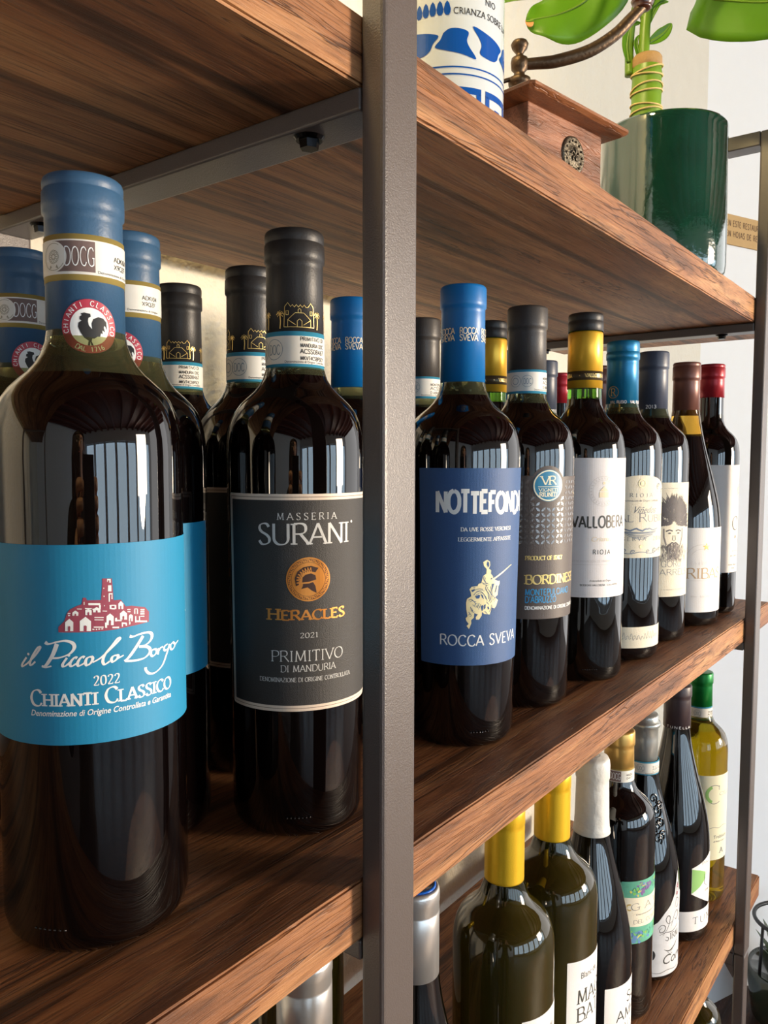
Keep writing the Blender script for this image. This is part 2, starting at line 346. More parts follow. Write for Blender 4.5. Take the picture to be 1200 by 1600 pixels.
# traced flat print (mm on the label)
TR = {"script":[[[-17.6,123.2],[-16.3,122.5],[-13.5,123.2],[-10.1,123.7],[-7.5,122.8],[-6.9,121.0],[-8.6,118.8],[-12.2,117.4],[-15.0,117.2]],[[-13.1,122.6],[-14.7,118.6],[-16.8,115.3],[-18.1,113.9]],[[-19.2,114.1],[-17.4,113.7],[-15.4,114.2]],[[-9.6,117.3],[-11.1,115.1],[-11.1,114.1],[-10.1,114.3],[-8.6,115.5]],[[-6.0,117.0],[-6.7,117.4],[-7.9,116.3],[-8.6,114.8],[-7.9,114.1],[-6.0,115.2]],[[-3.4,117.1],[-4.1,117.5],[-5.3,116.4],[-5.9,114.9],[-5.3,114.1],[-3.1,115.3]],[[-1.1,117.4],[-2.5,116.8],[-3.1,115.3],[-2.6,114.1],[-1.1,115.1],[-0.5,116.7],[-1.1,117.4]],[[-0.5,115.1],[2.4,116.6],[5.8,119.5],[8.3,121.7],[9.4,123.0],[8.7,123.3],[6.6,120.9],[3.9,117.7],[3.0,115.2],[3.7,113.9],[5.5,114.9]],[[8.0,116.9],[6.7,116.6],[6.1,115.4],[6.7,114.5],[8.2,115.5],[8.6,116.6],[8.0,116.9]],[[8.6,115.6],[10.7,116.5]],[[18.7,122.7],[15.5,118.6],[12.7,115.4],[10.9,114.2]],[[13.2,123.5],[14.5,123.1],[17.8,123.7],[21.4,123.6],[22.8,122.3],[22.0,120.3],[19.5,118.9],[16.9,118.8]],[[16.9,118.8],[20.4,118.1],[21.8,116.7],[21.1,115.2],[18.8,113.9],[14.8,113.7],[11.1,114.2]],[[23.8,116.5],[22.5,116.1],[22.1,114.7],[23.1,113.9],[24.6,114.7],[24.9,116.0],[23.8,116.5]],[[26.2,116.4],[25.5,114.0]],[[25.7,115.0],[27.0,116.3],[28.5,116.5]],[[31.2,117.0],[29.5,116.5],[29.0,115.3],[30.0,114.7],[31.7,115.4],[32.4,116.7]],[[32.6,116.7],[30.4,112.9],[27.9,109.2],[24.3,107.2],[21.4,107.3],[19.7,108.9],[19.5,110.2]],[[34.9,116.9],[33.3,116.1],[33.2,114.7],[34.5,114.1],[36.1,114.9],[36.3,116.0],[34.9,116.9]],[[36.3,115.4],[39.5,116.7]],[[-25.7,117.0],[-27.8,114.3],[-27.6,113.4],[-25.1,114.9]],[[-25.1,114.9],[-21.7,118.1],[-19.7,120.9],[-20.5,121.1],[-22.9,117.8],[-24.2,115.0],[-23.6,114.2],[-21.8,115.7]]],"dots":[[-8.9,118.2],[-24.8,118.3]],"village":[[-12.4,126.9],[-12.4,128.9],[-10.2,131.1],[-9.1,134.1],[-8.2,135.3],[-6.0,136.5],[-3.9,137.2],[-3.4,139.7],[-2.4,139.6],[-2.0,138.6],[0.1,138.5],[2.9,138.4],[3.3,142.5],[3.5,146.5],[6.9,146.3],[7.2,142.2],[7.4,137.9],[10.1,137.9],[11.9,135.1],[14.2,135.1],[19.8,133.8],[21.6,131.7],[21.4,127.8],[13.5,127.2],[6.9,126.7],[0.8,126.6],[-5.3,126.7]],"vrect":[[[5.2,146.2],[6.5,146.1],[6.5,145.6],[5.2,145.7]],[[6.0,145.6],[6.5,145.6],[6.5,144.7],[6.0,144.7]],[[5.2,145.7],[5.4,145.7],[5.4,145.1],[5.2,145.1]],[[5.5,143.8],[6.7,143.7],[6.7,141.4],[5.4,141.5]],[[5.7,140.8],[7.1,140.7],[7.0,140.2],[5.6,140.3]],[[5.6,140.3],[6.1,140.3],[6.0,137.5],[5.6,137.5]],[[6.7,140.2],[7.0,140.2],[7.0,138.4],[6.6,138.5]],[[-1.6,137.6],[2.6,137.3],[2.6,136.5],[-1.6,136.8]],[[2.1,136.6],[2.8,136.5],[2.7,135.0],[2.1,135.1]],[[-5.6,135.7],[-3.9,135.6],[-3.9,135.3],[-5.6,135.4]],[[-2.8,135.8],[-0.4,135.6],[-0.5,135.2],[-2.8,135.4]],[[-0.2,135.4],[2.1,135.3],[2.1,134.8],[-0.2,134.9]],[[5.9,136.3],[6.6,136.3],[6.5,134.7],[5.9,134.7]],[[6.6,136.3],[7.9,136.2],[7.9,135.8],[6.6,135.9]],[[6.5,135.1],[7.9,134.9],[7.8,134.4],[6.5,134.6]],[[7.7,136.2],[8.3,136.1],[8.3,134.5],[7.7,134.6]],[[3.3,134.4],[4.9,134.2],[4.9,133.9],[3.3,134.1]],[[0.4,132.2],[3.7,131.9],[3.7,131.6],[0.4,131.9]],[[0.4,131.3],[3.6,131.0],[3.6,130.7],[0.4,131.0]],[[0.1,128.6],[3.6,128.3],[3.6,127.9],[0.1,128.2]],[[-0.4,127.8],[0.3,127.7],[0.3,127.3],[-0.4,127.4]],[[0.8,127.7],[1.3,127.7],[1.3,127.2],[0.8,127.3]],[[1.7,127.7],[2.3,127.7],[2.3,127.3],[1.7,127.3]],[[2.8,127.7],[3.4,127.7],[3.4,127.3],[2.7,127.3]],[[6.7,127.9],[9.2,127.7],[9.2,127.1],[6.7,127.4]],[[10.2,129.2],[12.0,128.9],[12.0,128.3],[10.2,128.6]],[[11.7,128.8],[12.2,128.7],[12.2,127.7],[11.7,127.7]],[[10.2,129.0],[10.7,128.9],[10.6,127.5],[10.2,127.5]],[[7.8,131.2],[8.5,131.2],[8.5,129.8],[7.7,129.9]],[[8.5,130.4],[10.2,130.2],[10.2,129.7],[8.5,129.9]],[[12.4,134.0],[13.7,133.9],[13.7,133.6],[12.4,133.7]],[[12.5,133.2],[13.7,133.1],[13.6,132.7],[12.5,132.9]],[[15.3,133.9],[16.6,133.7],[16.6,133.4],[15.3,133.6]],[[15.2,133.6],[15.6,133.5],[15.6,131.8],[15.1,131.9]],[[16.3,133.4],[16.7,133.4],[16.7,131.7],[16.2,131.7]],[[17.8,133.3],[19.5,133.1],[19.5,132.6],[17.8,132.9]],[[17.8,132.5],[19.5,132.2],[19.5,131.8],[17.7,132.1]],[[17.7,131.7],[19.5,131.4],[19.5,131.0],[17.7,131.2]],[[17.7,130.7],[19.4,130.5],[19.4,130.1],[17.7,130.4]],[[15.5,130.9],[16.0,130.9],[16.0,128.4],[15.4,128.5]],[[16.0,129.2],[20.6,128.4],[20.6,127.8],[16.0,128.5]],[[17.1,130.7],[17.5,130.6],[17.5,128.9],[17.1,129.0]],[[3.8,143.0],[4.1,143.0],[4.1,142.6],[3.8,142.6]],[[3.8,140.0],[4.2,139.9],[4.1,139.5],[3.8,139.6]],[[3.9,136.4],[4.2,136.4],[4.2,136.0],[3.9,136.0]],[[-3.2,138.1],[-2.9,138.1],[-2.9,137.0],[-3.2,137.0]],[[-8.9,134.1],[-7.9,134.1],[-8.0,133.8],[-8.9,133.8]],[[-8.8,133.4],[-8.1,133.3],[-8.1,133.0],[-8.8,133.0]],[[13.0,129.1],[13.6,129.0],[13.5,128.0],[13.0,128.0]],[[4.1,129.8],[4.8,129.8],[4.8,127.7],[4.1,127.8]]],"vhouse":[[[-10.0,127.4],[-9.9,130.7],[-8.4,132.0],[-7.0,130.7],[-7.1,127.3]],[[-4.8,127.2],[-4.7,131.0],[-2.7,132.5],[-0.8,130.7],[-0.9,127.0]],[[-7.3,133.1],[-7.2,134.3],[-6.2,135.0],[-5.1,134.2],[-5.2,133.0]],[[-2.7,133.1],[-2.7,135.0],[-1.6,135.3],[-0.5,134.8],[-0.5,133.0]],[[-0.0,134.0],[0.0,135.2],[1.3,135.9],[2.6,135.0],[2.6,133.8]],[[4.6,128.8],[4.7,132.1],[6.0,133.1],[7.3,131.8],[7.2,128.5]],[[9.1,134.4],[9.1,136.5],[10.1,137.4],[11.0,136.3],[10.9,134.2]],[[9.6,130.4],[9.6,132.7],[11.0,133.7],[12.3,132.4],[12.3,130.0]],[[12.9,129.3],[13.0,131.4],[13.8,132.0],[14.6,131.2],[14.5,129.1]]],"vhole":[[[-8.9,127.4],[-8.9,129.0],[-8.5,129.3],[-8.1,129.0],[-8.2,127.3]],[[-3.3,127.1],[-3.3,129.0],[-2.8,129.3],[-2.3,128.9],[-2.4,127.1]],[[-6.5,133.0],[-6.4,133.7],[-6.2,133.9],[-5.9,133.6],[-6.0,133.0]],[[-1.9,133.1],[-1.9,134.0],[-1.6,134.3],[-1.3,134.0],[-1.4,133.0]],[[1.0,133.9],[1.0,134.5],[1.3,134.8],[1.6,134.5],[1.6,133.8]],[[5.6,128.7],[5.6,130.3],[5.9,130.6],[6.3,130.3],[6.2,128.6]],[[9.8,134.3],[9.8,135.4],[10.0,135.7],[10.2,135.4],[10.2,134.3]],[[10.6,130.2],[10.6,131.4],[11.0,131.7],[11.3,131.3],[11.2,130.2]],[[13.5,129.2],[13.6,130.3],[13.8,130.6],[13.9,130.2],[13.9,129.2]]],"rooster":[[-1.9,247.4],[-0.6,247.7],[1.6,247.3],[1.8,246.3],[0.9,245.7],[0.7,244.5],[1.0,242.9],[2.2,241.4],[2.0,243.6],[2.7,245.4],[4.6,246.3],[6.5,246.0],[7.8,244.6],[8.0,241.5],[7.4,242.8],[6.9,243.2],[6.7,242.4],[7.2,240.7],[6.1,241.3],[6.2,239.8],[5.5,240.2],[5.2,238.8],[4.1,238.7],[3.0,237.9],[2.1,237.8],[1.9,236.6],[2.6,235.0],[1.7,235.0],[1.4,236.4],[1.3,234.9],[0.4,235.0],[0.8,236.9],[-0.8,238.0],[-2.1,240.0],[-3.0,242.2],[-2.8,243.7],[-1.6,244.6],[-2.4,245.0],[-2.3,246.1],[-1.5,246.6]],"seal":[[-12.9,275.1],[3.9,275.4],[4.1,263.3],[-12.6,263.0],[-7.1,266.5],[-11.4,268.9],[-7.0,265.5],[3.7,265.4],[3.9,272.9],[5.5,271.4],[12.3,267.0],[5.0,263.6]],"crest":[[-0.2,129.0],[-0.9,132.8],[0.5,136.2],[3.4,138.3],[7.0,138.8],[10.7,137.7],[9.1,135.5],[6.1,136.3],[3.0,135.0],[1.6,132.1],[1.1,129.6]],"dome":[[2.7,130.8],[2.9,133.2],[4.4,134.6],[7.0,135.1],[9.1,134.2],[9.6,132.0],[6.1,131.0]],"chin":[[3.1,130.1],[6.1,130.2],[8.0,130.8],[9.2,128.7],[9.8,125.3],[7.3,126.6],[5.3,128.3],[2.2,127.5],[3.0,128.9]],"coin":[[5.7,132.2],[5.7,143.0],[-5.0,132.4]],"knight":[[17.7,125.9],[19.9,124.7],[20.2,122.2],[19.2,120.2],[21.0,118.8],[20.8,116.7],[22.5,114.9],[22.8,113.2],[24.4,112.5],[27.3,111.2],[28.4,111.5],[28.3,109.4],[27.3,107.8],[26.8,102.3],[24.6,100.8],[27.2,98.9],[25.8,95.2],[24.4,93.6],[22.1,94.3],[20.6,89.8],[16.3,90.5],[14.7,91.9],[14.5,89.4],[12.7,86.9],[10.5,87.0],[10.3,88.7],[11.8,90.3],[9.2,91.3],[9.0,88.3],[7.1,86.7],[7.3,84.6],[5.7,80.8],[4.0,82.9],[5.5,84.2],[3.8,86.3],[3.3,88.0],[4.6,89.2],[3.7,93.9],[3.5,98.1],[4.1,100.6],[7.0,102.4],[6.5,105.1],[5.7,106.8],[7.1,108.5],[11.2,109.0],[12.0,110.5],[13.8,110.8],[15.1,115.4],[17.4,116.9],[17.6,119.8],[15.5,122.0],[15.0,124.5]],"lance":[[20.3,111.7],[25.0,113.9],[31.5,117.1],[38.3,120.2],[41.2,121.0]],"kholes":[[[18.2,125.0],[19.4,123.9],[19.5,121.8],[18.5,120.8],[17.5,123.0]],[[9.9,102.2],[12.1,103.3],[13.2,102.9],[12.6,100.8],[10.6,100.7]],[[13.4,103.9],[15.2,102.8],[15.9,100.2],[14.8,101.1]],[[13.7,95.3],[14.8,96.5],[15.8,95.6],[15.3,93.1],[14.7,92.3]],[[16.2,96.4],[17.4,96.8],[17.2,94.3],[16.0,93.3]],[[18.6,95.0],[19.5,95.3],[20.3,93.6],[19.1,93.1]],[[21.8,109.9],[23.9,110.2],[22.9,107.3],[21.9,104.9]],[[25.6,108.8],[26.4,108.5],[25.4,104.6],[24.3,103.8]],[[21.3,114.2],[22.4,113.2],[20.8,112.7]],[[7.8,108.1],[9.9,108.2],[9.0,107.6]],[[6.9,106.2],[9.0,107.0],[9.9,106.5],[7.8,105.1]]],"klines":[[[14.2,111.2],[16.5,110.3],[18.9,110.5]],[[15.8,115.3],[15.6,113.2],[17.0,111.1]],[[17.9,109.3],[17.0,106.9],[18.9,104.2],[19.5,100.0]],[[8.7,103.0],[10.3,104.7],[13.4,105.4],[16.1,103.1],[17.6,100.1]],[[20.9,108.3],[21.4,104.9],[21.0,99.9],[19.5,98.3]],[[5.3,99.7],[7.0,100.5],[9.1,98.8],[10.4,98.8]],[[7.9,96.8],[9.6,96.3],[10.4,97.9]],[[11.3,94.6],[12.2,96.6],[12.6,97.9]],[[5.4,92.2],[6.2,90.5],[5.0,90.1]],[[23.0,102.2],[24.1,100.5],[23.0,98.9]],[[18.9,106.8],[21.9,102.7]],[[9.5,106.4],[12.5,107.1],[15.2,106.6]],[[6.6,95.5],[7.5,92.6],[8.3,93.4]],[[18.1,98.4],[19.0,97.1]],[[22.0,96.4],[21.6,93.9],[20.1,91.5]],[[16.7,92.2],[18.1,91.2]]]}

# ------------------------------------------------------------------ materials
M_WOOD = wood('aged_oak', (116, 72, 44), (152, 100, 62), (184, 134, 88), rough=0.5, contrast=0.85)
M_METAL = mat('bronze_powder_coat', (88, 80, 77), rough=0.33, bump=0.2, bscale=1500, var=0.05, spec=0.6)
M_STEEL = mat('dark_bolt_steel', (30, 30, 32), rough=0.25, metal=1.0, var=0.1)
M_PLASTER = mat('white_plaster', (224, 217, 200), rough=0.85, bump=2.5, bscale=70, var=0.04)
M_WHITEWALL = mat('smooth_white_wall', (236, 238, 240), rough=0.8, bump=0.1, bscale=120, var=0.015)

# ------------------------------------------------------------------ the room
ZF, ZC, YW, YB = -1.25, 1.75, 0.335, -4.9
# wall behind the shelf, then a splayed wall beyond its end
struct(boxo('wall_back', (-4.0, YW, ZF, 1.735, YW+0.12, ZC), M_PLASTER))
bm = bmesh.new(); box(bm, 0, 0, ZF, 3.6, 0.12, ZC)
struct(frombm('wall_right', bm, M_WHITEWALL, loc=(1.735, YW, 0), rot=(0, 0, math.atan2(-0.39, 0.92))))
struct(boxo('wall_side', (-4.12, YB, ZF, -4.0, YW+0.12, ZC), M_WHITEWALL))
# wall opposite with tall windows between piers
wins = [(-3.7+k*1.2, -2.65+k*1.2) for k in range(7)]
M_CEIL = wood('ceiling_oak', (78, 34, 24), (104, 50, 36), (128, 66, 48), axis='Y', rough=0.55)
M_FRAME = mat('window_frame_white', (205, 210, 214), rough=0.5)
M_PANE = mat('daylight_pane', (180, 215, 240), rough=0.2, var=0, emit=(200, 222, 238), es=4.6)
xs = [-4.0]+[v for w in wins for v in w]+[5.0]
bm = bmesh.new()
for i in range(0, len(xs), 2): box(bm, xs[i], YB-0.2, ZF, xs[i+1], YB, ZC)
for a, b in wins: box(bm, a, YB-0.2, ZF, b, YB, ZF+0.35); box(bm, a, YB-0.2, 0.95, b, YB, ZC)
struct(frombm('wall_front', bm, mat('cool_white_wall', (232, 236, 240), rough=0.8, var=0.03)))
for i, (a, b) in enumerate(wins):
    bm = bmesh.new()
    for q in (a, b-0.05): box(bm, q, YB-0.14, ZF+0.35, q+0.05, YB-0.08, 0.95)
    for q in (ZF+0.35, 0.9): box(bm, a, YB-0.14, q, b, YB-0.08, q+0.05)
    w = struct(frombm('window_%d' % (i+1), bm, M_FRAME))
    boxo('pane', (a, YB-0.2, ZF+0.35, b, YB-0.18, 0.95), M_PANE, w)
# floor of boards and ceiling with rafters
fl = struct(boxo('floor', (-4.1, YB, ZF-0.05, 5.1, YW+0.1, ZF), wood('floor_oak', (46, 28, 20), (74, 44, 30), (98, 62, 42), rough=0.35)))
ce = struct(boxo('ceiling', (-4.1, YB, ZC, 5.1, YW+0.1, ZC+0.05), M_CEIL))
me = bpy.data.meshes.new('beam'); bm = bmesh.new(); box(bm, -0.06, YB, ZC-0.16, 0.06, YW, ZC, bev=0.01); bm.to_mesh(me); bm.free(); me.materials.append(M_CEIL)
for k in range(13):
    o = bpy.data.objects.new('beam', me); COL.objects.link(o); o.parent = ce; o.location = (-3.7+k*0.7, 0, 0)

# ------------------------------------------------------------------ the shelf
Z3B, T3, T, Z1, BD = 0.34975, 0.02933, 0.02881, -0.37826, 0.29911
PW, PD, XF, YR = 0.025, 0.01286, 0.73404, 0.30817
Z0 = Z1-T-0.35
BX0, BX1 = -1.35, 0.87237
unit = empty('shelving_unit', (0, 0, ZF))
tag(unit, 'open shelving unit with thick oak boards on dark bronze metal posts', 'shelf')
def up_(o): o.location = Vector(o.location)-Vector((0, 0, ZF)); return o
for nm, z0, z1 in (('b3', Z3B, Z3B+T3), ('b2', -T, 0), ('b1', Z1-T, Z1), ('b0', Z0-T, Z0)):
    bm = bmesh.new(); n = 110
    h = (z1-z0)/2
    box(bm, BX0, 0, -h, BX1, BD, h)
    for k in range(1, n): bmesh.ops.bisect_plane(bm, geom=bm.verts[:]+bm.edges[:]+bm.faces[:], plane_co=(BX0+(BX1-BX0)*k/n, 0, 0), plane_no=(1, 0, 0))
    es = [e for e in bm.edges if abs(e.verts[0].co.x-e.verts[1].co.x) > 1e-4 and abs(e.verts[0].co.y) < 1e-5 and abs(abs(e.verts[0].co.z)-h) < 1e-5 and abs(e.verts[0].co.z-e.verts[1].co.z) < 1e-5]
    bmesh.ops.bevel(bm, geom=es, offset=0.0012, segments=2, affect='EDGES')
    rnd = random.Random(nm)
    for v in bm.verts:                                   # the sawn front edge is slightly chipped
        if v.co.y < 0.004 and abs(v.co.z) > h*0.8: v.co.z -= math.copysign(max(0, rnd.gauss(0, 0.00022)), v.co.z)
    up_(frombm('shelf_board', bm, M_WOOD, unit, loc=(0, 0, (z0+z1)/2)))
    o = unit.children[-1]
def part_box(name, d, m=M_METAL, bev=0.0012): 
    cx, cy, cz = (d[0]+d[3])/2, (d[1]+d[4])/2, (d[2]+d[5])/2
    return up_(boxo(name, (d[0]-cx, d[1]-cy, d[2]-cz, d[3]-cx, d[4]-cy, d[5]-cz), m, unit, bev=bev, seg=3, loc=(cx, cy, cz)))
ZT, BH = 0.5665, 0.0100
ZS = Z1-T-BH                     # the lower module starts under the lower shelf
for X in (-XF, 0.0, XF):
    for y0 in (-PD, YR):
        part_box('post', (X, y0, ZS, X+PW, y0+PD, ZT), bev=0.0022)
        part_box('post', (X+0.001, y0, ZF, X+PW-0.003, y0+PD, ZS-0.0012), bev=0.0022)
    part_box('cross_bar', (X, 0.0, ZT-0.016, X+PW, YR, ZT))
    for z in (Z3B, -T, Z1-T, Z0-T):
        part_box('cross_bar', (X, 0.0002, z-BH, X+PW, YR-0.0002, z-0.0002))
    part_box('cross_bar', (X+0.001, 0.0002, ZS-0.0172, X+PW-0.003, YR-0.0002, ZS-0.0012))
    for y0, sg in ((0.0, 1), (YR, -1)):                    # small welded gussets in the corners of the lower module
        bm = bmesh.new()
        a = [bm.verts.new((X+0.001, y0, ZS-0.017)), bm.verts.new((X+0.001, y0+sg*0.010, ZS-0.017)), bm.verts.new((X+0.001, y0, ZS-0.032))]
        b = [bm.verts.new((X+PW-0.003, v.co.y, v.co.z)) for v in a]
        bm.faces.new(a); bm.faces.new(b[::-1])
        for i in range(3): bm.faces.new((a[i], b[i], b[(i+1) % 3], a[(i+1) % 3]))
        bmesh.ops.recalc_face_normals(bm, faces=bm.faces)
        up_(frombm('gusset', bm, M_METAL, unit, loc=(0, 0, 0)))
bm = bmesh.new()
bmesh.ops.create_cone(bm, cap_ends=True, segments=24, radius1=0.0062, radius2=0.0074, depth=0.0015, matrix=Matrix.Translation((0, 0, -0.00075)))
bmesh.ops.create_cone(bm, cap_ends=True, segments=6, radius1=0.0044, radius2=0.0050, depth=0.0036, matrix=Matrix.Translation((0, 0, -0.0033)))
mb = bpy.data.meshes.new('bolt'); bm.to_mesh(mb); bm.free(); mb.materials.append(M_STEEL)
for X in (0.0, XF):
    for z in (Z3B, -T, Z1-T):
        for y in (0.038, 0.268):
            o = bpy.data.objects.new('bolt', mb); COL.objects.link(o); o.parent = unit; o.location = (X+0.0095, y, z-BH-ZF)

# ------------------------------------------------------------------ bottles
def prof_bord(R, H, nr=0.0146):
    return [(0, 0.012), (R*.45, 0.010), (R*.72, 0.001), (R*.80, 0.0), (R*.90, 0.0008), (R*.97, 0.004), (R, 0.009), (R, 0.06), (R, 0.12), (R, 0.170), (R, 0.192), (R*.993, 0.199),
            (R*.975, 0.2045), (R*.94, 0.210), (R*.885, 0.2148), (R*.81, 0.2188), (R*.72, 0.2222), (R*.63, 0.2252), (R*.55, 0.2284), (R*.485, 0.2322), (max(nr+.0006, R*.43), 0.2375), (nr, 0.246), (nr-.0004, H-0.02), (nr-.0004, H-0.002), (0, H-0.002)]
def prof_burg(R, H, nr=0.0146, s=0.0):
    P = [(0, 0.014), (R*.45, 0.011), (R*.72, 0.001), (R*.80, 0.0), (R*.90, 0.0008), (R*.97, 0.004), (R, 0.010), (R, 0.05), (R, 0.095+s), (R*.995, 0.112+s)]
    k = [(.975, .124), (.94, .136), (.89, .148), (.82, .161), (.745, .174), (.665, .187), (.59, .199), (.52, .211), (.46, .222), (.41, .234)]
    return P+[(max(R*a, nr+.0003*(i < 10)), b+s*(1-i/10)) for i, (a, b) in enumerate(k)]+[(nr, 0.25), (nr-.0004, H-0.02), (nr-.0004, H-0.002), (0, H-0.002)]
G_RED = glass('red_wine_glass', (6, 3, 3), (205, 206, 150), 0.2243)
G_RED2 = glass('red_wine_glass_high', (6, 3, 3), (190, 200, 150), 0.2335)
G_GREENNECK = glass('red_wine_green_glass', (5, 4, 3), (96, 160, 50), 0.2425)
G_FULL = glass('dark_full_glass', (6, 4, 3), (120, 120, 80), 0.275)
G_BURG = glass('burgundy_wine_glass', (8, 5, 4), (205, 165, 70), 0.2165)
G_OLIVE = glass('olive_white_wine_glass', (70, 62, 20), (120, 120, 50), 0.235, 0.55)
G_GOLD = glass('straw_white_wine_glass', (168, 142, 18), (150, 150, 70), 0.222, 0.9)

class Bottle:
    def __init__(s, pos, z, R, H, u0, gl, label, kind='bord', group=None, nm='wine_bottle', s_=0.0, tp=0.0, zs=1.0):
        s.tp = tp
        s.R, s.H, s.thl = R, H, u0/1000/R
        vd = math.atan2(CY-pos[1], CX-pos[0]); s.vd = vd
        s.root = empty(nm, (pos[0], pos[1], z+0.0002), vd+s.thl+math.pi/2)
        tag(s.root, label, 'bottle', group)
        pr = prof_bord(R, H) if kind == 'bord' else prof_burg(R, H, s=s_)
        pr = [(r*(1+(s.tf(z)-1)*max(0, min(1, (r-.0155)/(R-.0155)))), z*zs if .08 < z < H-.03 else z) for r, z in pr]
        s.glass = lathe('glass_body', pr, gl, s.root)
    def tf(s, z): return 1+s.tp*(min(max(z, 0), .19)/.19-.25)
    def dots(s, th, n=7, z=.0105, r=.00055):
        bm = bmesh.new()
        for k in range(n):
            a = math.radians(th)-s.thl+(k-n/2)*.055; rr = s.R*.999
            bmesh.ops.create_icosphere(bm, subdivisions=2, radius=r, matrix=Matrix.Translation((rr*math.sin(a), -rr*math.cos(a), z+.0012)))
        o = frombm('moulded_dots', bm, s.glass.data.materials[0], s.root, smooth=True); o['kind'] = 'stuff'
    def cap(s, zb, m, zt=None, grooves=(), ledge=None, name='capsule', rt_=0.0150, rb=0.0149, flare=0.0002):
        """foil capsule: zb bottom, ledge = height below which it steps in over the glass ring"""
        H = zt or s.H; P = []
        P.append((rb-.0006, zb)); P.append((rb+flare, zb))
        if ledge:
            P += [(rb-.0002, ledge-0.004), (rb-.0002, ledge-.0008), (rb+.0006, ledge), (rb+.0007, ledge+.003)]
            r = rb+.0006
        else: r = rt_
        for g in grooves: P += [(r, g-.0012), (r-.0004, g-.0005), (r-.0005, g), (r-.0002, g+.0006)]; r -= .0002
        P += [(r, H-.0022), (r-.0004, H-.0009), (r-.0012, H-.0002), (r-.0022, H), (0, H-.0001)]
        return lathe(name, P, m, s.root)
    def band(s, z0, z1, m, r=0.0151, name='cap_band'):
        return lathe(name, [(r-.0004, z0), (r, z0), (r, z1), (r-.0004, z1)], m, s.root)
    def art(s, a, name, m, parent, R=None, layer=1):
        o = a.build(name, m, parent or s.root, R or s.R, s.thl, layer)
        if s.tp and (R or s.R) > .02:
            for v in o.data.vertices: k = s.tf(v.co.z); v.co.x *= k; v.co.y *= k
        return o

def sheet(a, x0, y0, x1, y1, r=0.6):
    P = []
    for cx, cy, a0 in ((x1-r, y1-r, 0), (x0+r, y1-r, 90), (x0+r, y0+r, 180), (x1-r, y0+r, 270)):
        for k in range(4): t = math.radians(a0+k*30); P.append((cx+r*math.cos(t), cy+r*math.sin(t)))
    return a.poly(P)
INK_W = mat('white_print', (236, 240, 240), rough=0.55, var=0.02)
INK_K = mat('black_print', (30, 30, 32), rough=0.6, var=0.05)
INK_GOLD = mat('gold_foil_print', (226, 196, 120), rough=0.35, metal=0.55, var=0.08)
INK_PALE = mat('pale_gold_print', (238, 222, 170), rough=0.4, metal=0.2, var=0.05)
INK_GREY = mat('grey_print', (120, 122, 126), rough=0.6, var=0.05)
PAPER = mat('white_label_paper', (232, 230, 228), rough=0.6, bump=0.1, bscale=1200, var=0.015)
CREAM = mat('cream_label_paper', (226, 218, 196), rough=0.65, bump=0.15, bscale=900, var=0.03)
SEALW = mat('seal_paper', (222, 220, 212), rough=0.5, var=0.03)

def doc_seal(b, z0, z1, edge_m, uc=-13, R=0.0152, rows=('PRIMITIVO DI', 'MANDURIA DOC', 'ACSS08467', 'MKVT4CSBPSCY'), bdr=2.3, docr=4.6):
    st = b.band(z0, z1, edge_m, R, 'seal_strip')
    a = Art().rect(-46, z0*1000+bdr, 47, z1*1000-bdr); sp = b.art(a, 'seal_paper', SEALW, st, R, 1)
    zc = (z0+z1)*500; h = (z1-z0)*1000-2*bdr; k = min(docr, h*.42)
    a = Art().ring(uc, zc+.3, k-.25, k).text('DOC', uc, zc-k*.42, k*.9, k*1.35, thick=.1, thin=.1, serif=False)
    a.ring(uc-9.5, zc+.3, k-.25, k).ring(uc-9.5, zc+.3, k*.5, k*.58)
    b.art(a, 'seal_emblem', mat('blue_grey_print', (96, 124, 140), rough=.5), st, R, 2)
    a = Art(); x0 = uc+k+9; w = 15
    for i, t in enumerate(rows):
        hh = h*(.13 if i != 2 else .16)
        a.text(t, x0, zc+h*(.33-.23*i), hh, w, thick=.17, thin=.17, serif=False, align='l')
    a.sans('Denominazione di Origine Controllata', uc+k+1, zc-h*.47, h*.09, 24, 'l')
    b.art(a, 'seal_code', INK_K, st, R, 2)

